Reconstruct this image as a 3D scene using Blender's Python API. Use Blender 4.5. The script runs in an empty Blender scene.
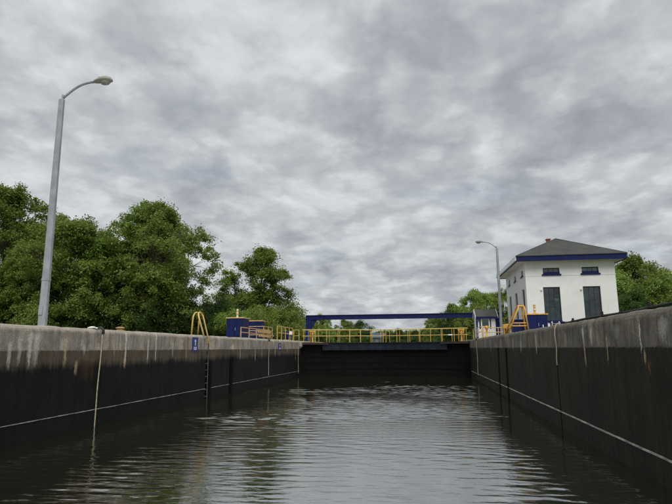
import bpy, bmesh, math, random
import numpy as np
from mathutils import Vector, Matrix, Euler
R = math.radians
scene = bpy.context.scene
col = scene.collection
random.seed(7)

# ------------------------------------------------------------------ camera
CAM_Z = 2.25
cam_d = bpy.data.cameras.new("camera")
cam = bpy.data.objects.new("camera", cam_d)
col.objects.link(cam)
cam_d.sensor_width = 36.0
cam_d.lens = 545.0 / 672.0 * 36.0
cam_d.clip_start = 0.1
cam_d.clip_end = 20000
rot = Matrix.Rotation(0.15134076, 3, 'Z') @ Matrix.Rotation(math.pi / 2 + 0.17545546, 3, 'X') @ Matrix.Rotation(-0.00609992, 3, 'Z')
cam.matrix_world = Matrix.Translation((0, 0, CAM_Z)) @ rot.to_4x4()
scene.camera = cam

# ------------------------------------------------------------------ world: overcast sky
SUN_AZ = R(166)      # clockwise from +Y: behind the camera, to its right
SUN_EL = R(52)
world = bpy.data.worlds.new("World")
scene.world = world
world.use_nodes = True


class NT:
    """tiny node-tree helper"""
    def __init__(s, tree):
        s.t = tree
        s.n = tree.nodes
        s.l = tree.links

    def node(s, typ, **kw):
        nd = s.n.new(typ)
        for k, v in kw.items():
            if k.startswith('_'):
                setattr(nd, k[1:], v)
        for k, v in kw.items():
            if k.startswith('_'):
                continue
            key = k
            sock = nd.inputs[int(k[1:])] if (k[0] == 'i' and k[1:].isdigit()) else nd.inputs[key.replace('__', ' ')]
            s.set(sock, v)
        return nd

    def set(s, sock, v):
        if isinstance(v, bpy.types.NodeSocket):
            s.l.new(v, sock)
        else:
            if isinstance(v, (tuple, list)) and sock.type == 'RGBA' and len(v) == 3:
                v = tuple(v) + (1,)
            sock.default_value = v

    def math(s, op, a, b=0.0, c=0.0, clamp=False):
        nd = s.n.new('ShaderNodeMath')
        nd.operation = op
        nd.use_clamp = clamp
        s.set(nd.inputs[0], a)
        s.set(nd.inputs[1], b)
        s.set(nd.inputs[2], c)
        return nd.outputs[0]

    def mix(s, f, a, b, blend='MIX'):
        nd = s.n.new('ShaderNodeMix')
        nd.data_type = 'RGBA'
        nd.blend_type = blend
        s.set(nd.inputs[0], f)
        s.set(nd.inputs[6], a)
        s.set(nd.inputs[7], b)
        return nd.outputs[2]

    def smooth(s, v, a, b, to0=0.0, to1=1.0):
        nd = s.n.new('ShaderNodeMapRange')
        nd.interpolation_type = 'SMOOTHSTEP'
        s.set(nd.inputs[0], v)
        nd.inputs[1].default_value = a
        nd.inputs[2].default_value = b
        nd.inputs[3].default_value = to0
        nd.inputs[4].default_value = to1
        return nd.outputs[0]

    def noise(s, vec, scale, detail=4.0, rough=0.55, dist=0.0, dims='3D'):
        nd = s.n.new('ShaderNodeTexNoise')
        nd.noise_dimensions = dims
        s.set(nd.inputs['Vector'], vec)
        nd.inputs['Scale'].default_value = scale
        nd.inputs['Detail'].default_value = detail
        nd.inputs['Roughness'].default_value = rough
        nd.inputs['Distortion'].default_value = dist
        return nd.outputs['Fac']

    def scale(s, vec, sc, loc=(0, 0, 0), rotz=0.0):
        nd = s.n.new('ShaderNodeMapping')
        s.set(nd.inputs[0], vec)
        nd.inputs[1].default_value = loc
        nd.inputs[2].default_value = (0, 0, rotz)
        nd.inputs[3].default_value = sc
        return nd.outputs[0]

    def ramp(s, f, stops):
        nd = s.n.new('ShaderNodeValToRGB')
        s.set(nd.inputs[0], f)
        e = nd.color_ramp.elements
        while len(e) < len(stops):
            e.new(0.5)
        for i, (p, c) in enumerate(stops):
            e[i].position = p
            e[i].color = tuple(c) + (1,) if len(c) == 3 else c
        return nd.outputs[0]


wt = NT(world.node_tree)
wt.n.clear()
tc = wt.node('ShaderNodeTexCoord')
sep = wt.node('ShaderNodeSeparateXYZ', i0=tc.outputs['Generated'])
zz = wt.math('ADD', wt.math('MAXIMUM', sep.outputs[2], 0.0), 0.2)
comb = wt.node('ShaderNodeCombineXYZ', i0=wt.math('DIVIDE', sep.outputs[0], zz), i1=wt.math('DIVIDE', sep.outputs[1], zz), i2=0.0)
uv = wt.scale(comb.outputs[0], (1.0, 0.85, 1.0), (1.2, 6.4, 0.4), R(8))
big = wt.noise(uv, 1.1, 3.0, 0.5, 0.2, '2D')
mid = wt.noise(uv, 3.8, 6.0, 0.54, 0.2, '2D')
fine = wt.noise(wt.scale(uv, (1, 1.25, 1), (7, 2, 0)), 12.0, 4.0, 0.58, 0.2, '2D')
wn_ = wt.n.new('ShaderNodeTexNoise')
wn_.noise_dimensions = '2D'
wt.set(wn_.inputs['Vector'], uv)
wn_.inputs['Scale'].default_value = 3.5
wn_.inputs['Detail'].default_value = 4.0
wn_.inputs['Roughness'].default_value = .62
wv_ = wt.node('ShaderNodeVectorMath', _operation='MULTIPLY_ADD', i0=wn_.outputs['Color'], i1=(0.35, 0.35, 0.0), i2=uv)
vo = wt.n.new('ShaderNodeTexVoronoi')
vo.feature = 'SMOOTH_F1'
vo.voronoi_dimensions = '2D'
wt.set(vo.inputs['Vector'], wv_.outputs[0])
vo.inputs['Scale'].default_value = 4.5
vo.inputs['Smoothness'].default_value = .6
vo.inputs['Detail'].default_value = 1.0
vo.inputs['Roughness'].default_value = .5
puff = wt.math('SUBTRACT', 1.10, vo.outputs['Distance'])
f = wt.math('ADD', wt.math('ADD', wt.math('MULTIPLY', big, 0.4), wt.math('MULTIPLY', mid, 0.26)), wt.math('ADD', wt.math('MULTIPLY', fine, 0.12), wt.math('MULTIPLY', puff, 0.22)))
cloud = wt.ramp(f, [(0.27, (1.92, 2.08, 2.27)), (0.36, (2.35, 2.53, 2.73)), (0.43, (2.78, 2.98, 3.16)), (0.50, (3.3, 3.5, 3.66)), (0.57, (3.95, 4.12, 4.25)), (0.67, (4.75, 4.87, 4.97))])
sky = wt.node('ShaderNodeTexSky', _sky_type='NISHITA', _sun_disc=False, _sun_elevation=SUN_EL, _sun_rotation=SUN_AZ, _altitude=100.0, _air_density=1.0, _dust_density=2.0)
gap = wt.smooth(wt.noise(wt.scale(uv, (0.7, 1.0, 1), (11.3, 4.1, 0)), 1.7, 5.0, 0.55, 0.1, '2D'), 0.60, 0.76, 0.0, 0.28)
skycol = wt.mix(gap, cloud, wt.mix(1.0, sky.outputs[0], (0.55, 0.55, 0.55), 'MULTIPLY'))
bg = wt.node('ShaderNodeBackground', Color=skycol, Strength=0.09)
wo = wt.node('ShaderNodeOutputWorld')
wt.l.new(bg.outputs[0], wo.inputs[0])

sun_d = bpy.data.lights.new("sun", 'SUN')
sun_d.energy = 1.5
sun_d.angle = R(40)
sun_d.color = (1.0, 0.965, 0.91)
sun = bpy.data.objects.new("sun", sun_d)
col.objects.link(sun)
to_sun = Vector((math.sin(SUN_AZ) * math.cos(SUN_EL), math.cos(SUN_AZ) * math.cos(SUN_EL), math.sin(SUN_EL)))
sun.rotation_euler = to_sun.to_track_quat('Z', 'Y').to_euler()

scene.view_settings.view_transform = 'Standard'
scene.view_settings.look = 'None'
scene.view_settings.exposure = 0.8
scene.view_settings.gamma = 1.0
scene.view_settings.use_curve_mapping = False
scene.render.engine = 'CYCLES'
scene.cycles.max_bounces = 4
scene.cycles.transparent_max_bounces = 8

# ------------------------------------------------------------------ helpers


def tag(o, label=None, cat=None, group=None, kind=None):
    if label:
        o['label'] = label
    if cat:
        o['category'] = cat
    if group:
        o['group'] = group
    if kind:
        o['kind'] = kind
    return o


def empty(name, loc, label, cat, group=None, rz=0.0):
    o = bpy.data.objects.new(name, None)
    o.empty_display_size = 0.3
    col.objects.link(o)
    o.location = loc
    o.rotation_euler = (0, 0, rz)
    return tag(o, label, cat, group)


class MB:
    """collects geometry given in world coordinates, builds one mesh object"""
    def __init__(s):
        s.v = []
        s.f = []

    def box(s, x0, x1, y0, y1, z0, z1):
        b = len(s.v)
        s.v += [(x0, y0, z0), (x1, y0, z0), (x1, y1, z0), (x0, y1, z0), (x0, y0, z1), (x1, y0, z1), (x1, y1, z1), (x0, y1, z1)]
        s.f += [tuple(b + i for i in q) for q in ((3, 2, 1, 0), (4, 5, 6, 7), (0, 1, 5, 4), (1, 2, 6, 5), (2, 3, 7, 6), (3, 0, 4, 7))]
        return s

    def obox(s, c, ax, ay, az):
        """oriented box: centre and three half-axis vectors"""
        c, ax, ay, az = map(Vector, (c, ax, ay, az))
        b = len(s.v)
        for k in (-1, 1):
            for i, j in ((-1, -1), (1, -1), (1, 1), (-1, 1)):
                s.v.append(tuple(c + ax * i + ay * j + az * k))
        s.f += [tuple(b + i for i in q) for q in ((3, 2, 1, 0), (4, 5, 6, 7), (0, 1, 5, 4), (1, 2, 6, 5), (2, 3, 7, 6), (3, 0, 4, 7))]
        return s

    def tube(s, pts, r, n=8, cap=True):
        pts = [Vector(p) for p in pts]
        rs = r if isinstance(r, (list, tuple)) else [r] * len(pts)
        b = len(s.v)
        up = None
        for i, p in enumerate(pts):
            d = (pts[min(i + 1, len(pts) - 1)] - pts[max(i - 1, 0)])
            if d.length < 1e-9:
                d = Vector((0, 0, 1))
            d.normalize()
            if up is None:
                up = d.orthogonal().normalized()
                if abs(d.z) > .99:
                    up = Vector((1, 0, 0))
            up = (up - d * up.dot(d)).normalized()
            w = d.cross(up)
            for k in range(n):
                a = 2 * math.pi * (k + .5) / n
                s.v.append(tuple(p + (up * math.cos(a) + w * math.sin(a)) * rs[i]))
        for i in range(len(pts) - 1):
            for k in range(n):
                k2 = (k + 1) % n
                s.f.append((b + i * n + k, b + i * n + k2, b + (i + 1) * n + k2, b + (i + 1) * n + k))
        if cap:
            s.f.append(tuple(b + k for k in reversed(range(n))))
            e = b + (len(pts) - 1) * n
            s.f.append(tuple(e + k for k in range(n)))
        return s

    def prism(s, poly, axis, a0, a1):
        """2-d polygon swept along axis (0 x, 1 y, 2 z)"""
        b = len(s.v)
        n = len(poly)
        for a in (a0, a1):
            for p, q in poly:
                s.v.append((a, p, q) if axis == 0 else (p, a, q) if axis == 1 else (p, q, a))
        s.f.append(tuple(b + k for k in range(n)))
        s.f.append(tuple(b + n + k for k in reversed(range(n))))
        for k in range(n):
            k2 = (k + 1) % n
            s.f.append((b + k, b + n + k, b + n + k2, b + k2))
        return s

    def lathe(s, c, prof, n=14, axis='z'):
        b = len(s.v)
        for r, h in prof:
            for k in range(n):
                a = 2 * math.pi * k / n
                s.v.append((c[0] + r * math.cos(a), c[1] + r * math.sin(a), c[2] + h))
        for i in range(len(prof) - 1):
            for k in range(n):
                k2 = (k + 1) % n
                s.f.append((b + i * n + k, b + i * n + k2, b + (i + 1) * n + k2, b + (i + 1) * n + k))
        s.f.append(tuple(b + k for k in reversed(range(n))))
        s.f.append(tuple(b + (len(prof) - 1) * n + k for k in range(n)))
        return s

    def build(s, name, mat, parent=None, smooth=False, bevel=0.0):
        me = bpy.data.meshes.new(name)
        org = Vector(parent_world(parent)) if parent else Vector((0, 0, 0))
        me.from_pydata([tuple(Vector(p) - org) for p in s.v], [], s.f)
        bm = bmesh.new()
        bm.from_mesh(me)
        bmesh.ops.recalc_face_normals(bm, faces=bm.faces)
        if bevel:
            bmesh.ops.bevel(bm, geom=[e for e in bm.edges if len(e.link_faces) == 2 and e.calc_face_angle(0) > .5], offset=bevel, segments=1, affect='EDGES')
        bm.to_mesh(me)
        bm.free()
        if smooth:
            for p in me.polygons:
                p.use_smooth = True
        me.materials.append(mat)
        o = bpy.data.objects.new(name, me)
        col.objects.link(o)
        if parent:
            o.parent = parent
        return o


def parent_world(p):
    v = Vector((0, 0, 0))
    while p:
        v = v + p.location
        p = p.parent
    return v


# ------------------------------------------------------------------ materials
def new_mat(name):
    m = bpy.data.materials.new(name)
    m.use_nodes = True
    t = NT(m.node_tree)
    bs = m.node_tree.nodes['Principled BSDF']
    return m, t, bs


def paint(name, c, rough=0.5, var=0.25, scale=3.0, metal=0.0, bump=0.0, dirt=(0.12, 0.10, 0.08), dirtamt=0.25, spec=0.5):
    """painted or plain surface with mottling, grime and slight roughness change"""
    m, t, b = new_mat(name)
    g = t.node('ShaderNodeNewGeometry')
    pos = g.outputs['Position']
    n1 = t.noise(pos, scale, 6.0, 0.6)
    n2 = t.noise(t.scale(pos, (4, 4, 0.5)), scale * 1.7, 4.0, 0.6)
    lo = tuple(x * (1 - var) for x in c)
    hi = tuple(min(1, x * (1 + var * 0.5)) for x in c)
    base = t.mix(t.smooth(n1, 0.3, 0.7), lo, hi)
    base = t.mix(t.smooth(n2, 0.52, 0.78, 0, dirtamt), base, dirt)
    t.set(b.inputs['Base Color'], base)
    t.set(b.inputs['Roughness'], t.smooth(n1, 0.2, 0.8, rough * 0.8, min(1, rough * 1.2)))
    b.inputs['Metallic'].default_value = metal
    b.inputs['Specular IOR Level'].default_value = spec
    if bump:
        bp = t.node('ShaderNodeBump', Strength=bump, Distance=0.02, Height=t.noise(pos, scale * 9, 5.0, 0.6))
        t.l.new(bp.outputs[0], b.inputs['Normal'])
    return m


def wall_mat(name, light, brown, black, brown_z, streaks, lightvar=0.5, topgain=1.4):
    """lock-wall concrete: weathered pale band, wet brown band, black algae below"""
    m, t, b = new_mat(name)
    g = t.node('ShaderNodeNewGeometry')
    pos = g.outputs['Position']
    sp = t.node('ShaderNodeSeparateXYZ', i0=pos)
    y, z = sp.outputs[1], sp.outputs[2]
    n1 = t.noise(pos, 0.8, 7.0, 0.62)
    nv = t.noise(t.scale(pos, (1, 5.5, 0.32)), 1.0, 6.0, 0.62)
    nv2 = t.noise(t.scale(pos, (1, 14, 0.7)), 1.0, 5.0, 0.6)
    nf = t.noise(pos, 22, 6.0, 0.65)
    nm = t.noise(pos, 5.0, 5.0, 0.65)
    c = t.mix(t.smooth(n1, 0.3, 0.7), tuple(x * (1 - lightvar * 0.5) for x in light), tuple(x * (1 + lightvar * 0.35) for x in light))
    c = t.mix(t.smooth(nv, 0.42, 0.72, 0, lightvar), c, tuple(x * 0.38 for x in light))
    c = t.mix(t.smooth(nv2, 0.60, 0.78, 0, lightvar * 0.6), c, tuple(min(.7, x * 1.6) for x in light))
    c = t.mix(t.smooth(nm, 0.55, 0.75, 0, 0.45), c, tuple(x * 0.5 for x in light))
    blot = t.noise(t.scale(pos, (1, 1, .7), (3, 9, 4)), 2.6, 7.0, 0.7, .4)
    c = t.mix(t.smooth(blot, 0.46, 0.66, 0, lightvar * .8), c, tuple(x * 0.42 for x in light))
    c = t.mix(t.smooth(blot, 0.42, 0.26, 0, lightvar * .6), c, tuple(min(.7, x * 1.5) for x in light))
    # nose of the coping: a separately scaled tone above a ragged edge
    topm = t.smooth(t.math('ADD', z, t.math('MULTIPLY', t.math('SUBTRACT', nm, 0.5), 0.10)), 2.76, 2.82)
    c = t.mix(t.math('MULTIPLY', topm, 0.55), c, tuple(min(.75, x * topgain) for x in light))
    # sharp wet mark
    ze = t.math('ADD', z, t.math('ADD', t.math('MULTIPLY', t.math('SUBTRACT', nv, 0.5), 0.10), t.math('MULTIPLY', t.math('SUBTRACT', nm, 0.5), 0.05)))
    wet = t.smooth(ze, 2.265, 2.225)
    bc = t.mix(t.smooth(t.math('ADD', t.math('MULTIPLY', nv, .5), t.math('MULTIPLY', n1, .5)), 0.3, 0.7), tuple(x * 0.6 for x in brown), tuple(x * 1.3 for x in brown))
    c = t.mix(wet, c, bc)
    zb = t.math('ADD', z, t.math('ADD', t.math('MULTIPLY', t.math('SUBTRACT', nv, 0.5), 0.42), t.math('MULTIPLY', t.math('SUBTRACT', n1, 0.5), 0.35)))
    bl = t.math('MULTIPLY', t.smooth(zb, brown_z + 0.20, brown_z - 0.12), t.smooth(z, 2.2, 2.0))
    kc = t.mix(t.smooth(t.math('ADD', t.math('MULTIPLY', n1, .5), t.math('MULTIPLY', nv, .5)), 0.35, 0.68), black, tuple(x * q for x, q in zip(black, (2.6, 2.8, 2.4))))
    kc = t.mix(t.smooth(nm, 0.5, 0.8, 0, .5), kc, tuple(x * 2.6 for x in black))
    c = t.mix(bl, c, kc)
    wob = t.math('ADD', t.math('MULTIPLY', t.math('SUBTRACT', t.noise(t.scale(pos, (1, 1, 1.6)), 2.0, 3.0, 0.6), 0.5), 0.16),
                 t.math('MULTIPLY', t.math('SUBTRACT', t.noise(t.scale(pos, (1, 3, 1.2), (4, 1, 7)), 7.0, 5.0, 0.7), 0.5), 0.14))
    yw = t.math('ADD', y, wob)
    brk = t.noise(t.scale(pos, (1, 3.0, 1.0), (8, 2, 5)), 5.0, 8.0, 0.72)
    for (y0, w, z0, z1, sc, op) in streaks:
        wide = w > .1
        d = t.math('ABSOLUTE', t.math('SUBTRACT', yw, y0))
        if wide:
            d = t.math('ADD', d, t.math('MULTIPLY', t.math('SUBTRACT', z0, z), w * .35 / max(.3, z0 - z1)))
        mk = t.smooth(d, w * 1.25, w * 0.1)
        mk = t.math('MULTIPLY', mk, t.math('MULTIPLY', t.smooth(t.math('ADD', z, t.math('MULTIPLY', t.math('SUBTRACT', brk, .5), .5)), z1 - 0.12, z1 + 0.3), t.smooth(z, z0 + 0.10, z0 - 0.12)))
        th = t.math('SUBTRACT', t.math('ADD', brk, t.math('MULTIPLY', mk, .45 if wide else .7)), .5)
        mk = t.math('MULTIPLY', mk, t.math('MULTIPLY', t.smooth(th, 0.10, 0.38), op))
        c = t.mix(mk, c, sc)
    grit = t.noise(pos, 55, 5.0, 0.75)
    gl_ = t.smooth(grit, .34, .66, .62, 1.38)
    c = t.mix(1.0, c, gl_, 'MULTIPLY')
    pits = t.noise(t.scale(pos, (1, 1, 1), (2, 2, 9)), 14, 4.0, 0.7)
    c = t.mix(t.math('MULTIPLY', t.smooth(pits, .66, .74), t.smooth(z, 1.9, 2.4, .0, .5)), c, tuple(min(.7, x * 2.0) for x in light))
    c = t.mix(t.smooth(pits, .34, .26, 0, .6), c, tuple(x * .3 for x in light) if False else t.mix(1.0, c, (.4, .4, .4), 'MULTIPLY'))
    t.set(b.inputs['Base Color'], c)
    t.set(b.inputs['Roughness'], t.smooth(wet, 0, 1, 0.88, 0.7))
    b.inputs['Specular IOR Level'].default_value = 0.12
    hh = t.math('ADD', t.math('MULTIPLY', nf, 0.5), t.math('MULTIPLY', nm, 1.0))
    bp = t.node('ShaderNodeBump', Strength=0.55, Distance=0.03, Height=hh)
    t.l.new(bp.outputs[0], b.inputs['Normal'])
    return m


WHITE = (0.62, 0.60, 0.53)
TAN = (0.42, 0.32, 0.19)
RUST = (0.17, 0.075, 0.025)
left_streaks = [
    (12.76, 0.16, 2.75, 1.75, WHITE, 0.58), (12.4, 0.10, 2.6, 1.9, WHITE, 0.39), (12.05, 0.08, 2.5, 1.8, WHITE, 0.47),
    (14.2, 0.12, 2.62, 1.7, TAN, .75), (15.05, 0.10, 2.4, 2.05, WHITE, 0.39), (15.2, 0.55, 1.98, 1.25, (0.045, 0.024, 0.011), .7), (14.75, 0.10, 1.95, 1.5, TAN, .6), (15.55, 0.1, 1.9, 1.3, (0.06, 0.028, 0.012), .6), (13.0, 0.22, 2.7, 1.8, WHITE, 0.43), (11.6, .25, 2.6, 1.7, TAN, .55), (16.7, .15, 2.5, 1.9, TAN, .4),
    (17.41, 0.07, 2.82, 1.75, WHITE, 0.74), (17.41, 0.14, 1.95, 1.55, TAN, .8), (18.93, 0.07, 2.62, 1.75, WHITE, 0.58),
    (19.55, 0.05, 2.85, 1.75, WHITE, 0.62), (21.0, 0.09, 2.6, 1.9, WHITE, 0.35), (22.3, 0.08, 2.5, 1.8, TAN, .5),
    (26.4, 0.5, 2.85, 2.3, WHITE, 0.27), (29.4, 0.07, 2.3, 1.6, WHITE, 0.47), (32.2, 0.07, 2.3, 1.5, WHITE, 0.51), (33.6, 0.06, 2.7, 1.6, WHITE, 0.47),
    (36.8, 0.08, 2.5, 1.7, WHITE, 0.47), (40.2, 0.08, 2.5, 1.9, WHITE, 0.55), (41.1, 0.08, 2.7, 2.0, TAN, .6), (43.0, .1, 2.4, 1.2, WHITE, 0.23)]
right_streaks = [
    (13.89, 0.15, 2.72, 2.2, WHITE, .75), (13.85, 0.06, 2.3, 1.75, TAN, .85), (12.24, 0.035, 2.5, 1.9, TAN, .9), (13.3, 0.09, 2.72, 2.25, WHITE, .5),
    (10.43, 0.035, 2.72, 2.1, WHITE, .9), (10.3, 0.05, 2.2, 1.85, TAN, .8), (10.15, 0.12, 2.02, 1.72, RUST, .9), (9.5, 0.3, 2.75, 2.2, WHITE, .35), (11.6, .35, 2.7, 2.25, WHITE, .2),
    (19.4, 0.10, 2.7, 2.0, WHITE, .5), (20.6, 0.08, 2.7, 2.1, TAN, .5), (22.3, 0.10, 2.7, 2.0, WHITE, .55), (24.2, 0.09, 2.7, 2.1, WHITE, .5),
    (27.5, .15, 2.7, 2.2, WHITE, .3), (31.7, .12, 2.7, 1.9, WHITE, .4), (36.0, .12, 2.7, 1.9, WHITE, .3), (39.6, .1, 2.7, 1.6, WHITE, .4)]
M = {}
M['wall_l'] = wall_mat("concrete_left", (0.335, 0.298, 0.245), (0.088, 0.071, 0.049), (0.0044, 0.0046, 0.0045), 1.80, left_streaks, 0.75)
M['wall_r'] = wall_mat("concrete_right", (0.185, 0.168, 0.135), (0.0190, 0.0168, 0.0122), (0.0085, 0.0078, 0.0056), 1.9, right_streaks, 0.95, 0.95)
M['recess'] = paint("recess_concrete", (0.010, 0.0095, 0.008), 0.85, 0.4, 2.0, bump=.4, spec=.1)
M['scum'] = paint("scum_line", (0.36, 0.35, 0.32), 0.7, 0.6, 2.5, dirt=(0.02, 0.02, 0.018), dirtamt=.85)
M['deck'] = paint("deck_concrete", (0.42, 0.38, 0.32), 0.9, 0.3, 1.2, bump=.4)
M['navy'] = paint("navy_paint", (0.004, 0.011, 0.075), 0.5, 0.25, 2.0, dirt=(0.02, 0.02, 0.05), dirtamt=.2, spec=.22)
M['navyfascia'] = paint("navy_fascia", (0.004, 0.011, 0.072), 0.5, 0.2, 2.0, dirt=(0.02, 0.02, 0.05), dirtamt=.15, spec=.2)
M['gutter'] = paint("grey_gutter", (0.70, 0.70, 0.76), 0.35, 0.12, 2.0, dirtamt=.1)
M['yellow'] = paint("yellow_paint", (0.62, 0.44, 0.12), 0.45, 0.25, 4.0, dirt=(0.22, 0.10, 0.03), dirtamt=.5)
M['orange'] = paint("orange_paint", (0.60, 0.33, 0.06), 0.5, 0.25, 4.0, dirt=(0.2, 0.08, 0.02), dirtamt=.4)
M['peach'] = paint("faded_yellow_paint", (0.58, 0.38, 0.16), 0.6, 0.25, 3.0, dirt=(0.25, 0.12, 0.05), dirtamt=.5)
M['white'] = paint("white_stucco", (0.72, 0.725, 0.71), 0.85, 0.07, 0.9, bump=.25, dirt=(0.5, 0.48, 0.43), dirtamt=.18)
M['whitetrim'] = paint("white_trim", (0.72, 0.72, 0.70), 0.6, 0.08, 2.0, dirtamt=.12)
M['soffit'] = paint("soffit_paint", (0.62, 0.59, 0.50), 0.8, 0.1, 2.0)
M['steel'] = paint("galvanised_steel", (0.33, 0.35, 0.37), 0.5, 0.2, 2.5, metal=.35, dirt=(0.16, 0.15, 0.14), dirtamt=.35)
M['darksteel'] = paint("dark_steel", (0.014, 0.015, 0.015), 0.6, 0.4, 3.0, dirt=(0.03, 0.02, 0.015), dirtamt=.5, spec=.25)
M['rung'] = paint("rung_steel", (0.10, 0.10, 0.10), 0.5, 0.4, 3.0)
M['gateskin'] = paint("gate_wet_steel", (0.0035, 0.0035, 0.0035), 0.7, 0.5, 1.0, dirt=(0.008, 0.006, 0.005), dirtamt=.5, spec=.08)
M['gategirder'] = paint("gate_navy_girder", (0.007, 0.013, 0.024), 0.6, 0.5, 1.5, dirt=(0.016, 0.013, 0.012), dirtamt=.6, spec=.2)
M['redbrown'] = paint("red_oxide_steel", (0.03, 0.009, 0.010), 0.6, 0.4, 2.0)
M['rope'] = paint("tan_rope", (0.42, 0.36, 0.26), 0.9, 0.3, 8.0, dirt=(0.12, 0.09, 0.06), dirtamt=.5)
M['black'] = paint("black_rubber", (0.012, 0.012, 0.012), 0.6, 0.3, 5.0)
M['bark'] = paint("bark", (0.075, 0.06, 0.045), 0.95, 0.5, 3.0, bump=.6)
M['lamp'] = paint("lamp_shell", (0.30, 0.30, 0.26), 0.5, 0.2, 6.0)
M['brick'] = paint("chimney_brick", (0.27, 0.09, 0.06), 0.9, 0.4, 8.0)
M['room'] = paint("room_paint", (0.12, 0.145, 0.135), 0.9, 0.1, 1.0)
M['machine'] = paint("machine_grey", (0.10, 0.12, 0.13), 0.5, 0.3, 2.0)
M['hill'] = paint("hazed_far_woods", (0.06, 0.09, 0.10), 1.0, 0.5, 0.03, dirt=(0.03, 0.05, 0.04))  # distance haze painted into the woods as a blue-grey green
M['farblue'] = paint("far_blue_paint", (0.05, 0.095, 0.13), 0.6, 0.3, 0.6)
M['farred'] = paint("far_red_roof", (0.20, 0.095, 0.075), 0.8, 0.3, 0.6)
M['farwhite'] = paint("far_white", (0.3, 0.3, 0.28), 0.8, 0.1, 0.6)


def shingle_mat():
    m, t, b = new_mat("asphalt_shingles")
    g = t.node('ShaderNodeNewGeometry')
    pos = g.outputs['Position']
    n = t.noise(pos, 1.1, 5.0, .6)
    nf = t.noise(pos, 30, 4.0, .6)
    sp = t.node('ShaderNodeSeparateXYZ', i0=pos)
    row = t.math('FRACT', t.math('MULTIPLY', sp.outputs[2], 13.0))
    line = t.smooth(row, 0.0, 0.18, 0.55, 1.0)
    c = t.mix(t.smooth(n, .3, .7), (0.045, 0.049, 0.046), (0.078, 0.081, 0.073))
    c = t.mix(t.smooth(nf, .35, .7, 0, .5), c, (0.045, 0.047, 0.045))
    c = t.mix(1.0, c, line, 'MULTIPLY')
    t.set(b.inputs['Base Color'], c)
    b.inputs['Roughness'].default_value = .95
    bp = t.node('ShaderNodeBump', Strength=0.5, Distance=0.02, Height=t.math('ADD', row, nf))
    t.l.new(bp.outputs[0], b.inputs['Normal'])
    return m


M['shingle'] = shingle_mat()


def glass_mat():
    m, t, b = new_mat("window_glass")
    t.n.remove(b)
    tr = t.node('ShaderNodeBsdfTransparent', Color=(0.50, 0.60, 0.57, 1))
    gl = t.node('ShaderNodeBsdfGlossy', Color=(0.9, 0.95, 0.95, 1), Roughness=0.03)
    fr = t.node('ShaderNodeFresnel', IOR=1.75)
    mx = t.node('ShaderNodeMixShader', i0=fr.outputs[0], i1=tr.outputs[0], i2=gl.outputs[0])
    out = [n for n in t.n if n.type == 'OUTPUT_MATERIAL'][0]
    t.l.new(mx.outputs[0], out.inputs[0])
    return m


M['glass'] = glass_mat()


def leaf_mat(name, c0, c1, c2):
    m, t, b = new_mat(name)
    g = t.node('ShaderNodeNewGeometry')
    oi = t.node('ShaderNodeObjectInfo')
    rnd = g.outputs['Random Per Island']
    n = t.noise(g.outputs['Position'], 0.7, 4.0, .6)
    c = t.ramp(t.math('ADD', t.math('MULTIPLY', rnd, .36), t.math('MULTIPLY', n, .72)), [(.15, c0), (.5, c1), (.9, c2)])
    hs = t.node('ShaderNodeHueSaturation', Hue=t.math('ADD', .483, t.math('MULTIPLY', oi.outputs['Random'], .022)), Saturation=1.0,
                Value=t.math('ADD', .8, t.math('MULTIPLY', oi.outputs['Random'], .45)), Color=c)
    t.set(b.inputs['Base Color'], hs.outputs[0])
    b.inputs['Roughness'].default_value = .6
    b.inputs['Specular IOR Level'].default_value = .25
    tl = t.node('ShaderNodeBsdfTranslucent', Color=hs.outputs[0])
    mx = t.node('ShaderNodeMixShader', i0=.42, i1=b.outputs[0], i2=tl.outputs[0])
    out = [n_ for n_ in t.n if n_.type == 'OUTPUT_MATERIAL'][0]
    t.l.new(mx.outputs[0], out.inputs[0])
    return m


M['leaf'] = leaf_mat("leaves_mid", (0.078, 0.130, 0.020), (0.160, 0.248, 0.042), (0.27, 0.36, 0.08))
M['leaf_light'] = leaf_mat("leaves_fresh", (0.105, 0.168, 0.028), (0.19, 0.28, 0.055), (0.30, 0.39, 0.10))
M['leaf_dark_shaded'] = leaf_mat("leaves_dark_shaded", (0.028, 0.056, 0.012), (0.055, 0.098, 0.022), (0.11, 0.165, 0.042))  # dark bush leaves, with under-canopy shade painted into the colour


def grass_mat():
    m, t, b = new_mat("grass_ground")
    g = t.node('ShaderNodeNewGeometry')
    n = t.noise(g.outputs['Position'], .15, 8.0, .65)
    nf = t.noise(g.outputs['Position'], 9, 6.0, .7)
    c = t.mix(t.smooth(n, .3, .7), (0.05, 0.085, 0.02), (0.085, 0.12, 0.035))
    c = t.mix(t.smooth(nf, .3, .7, 0, .6), c, (0.04, 0.06, 0.015))
    t.set(b.inputs['Base Color'], c)
    b.inputs['Roughness'].default_value = 1.0
    bp = t.node('ShaderNodeBump', Strength=.8, Distance=.06, Height=nf)
    t.l.new(bp.outputs[0], b.inputs['Normal'])
    return m


M['grass'] = grass_mat()


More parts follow.
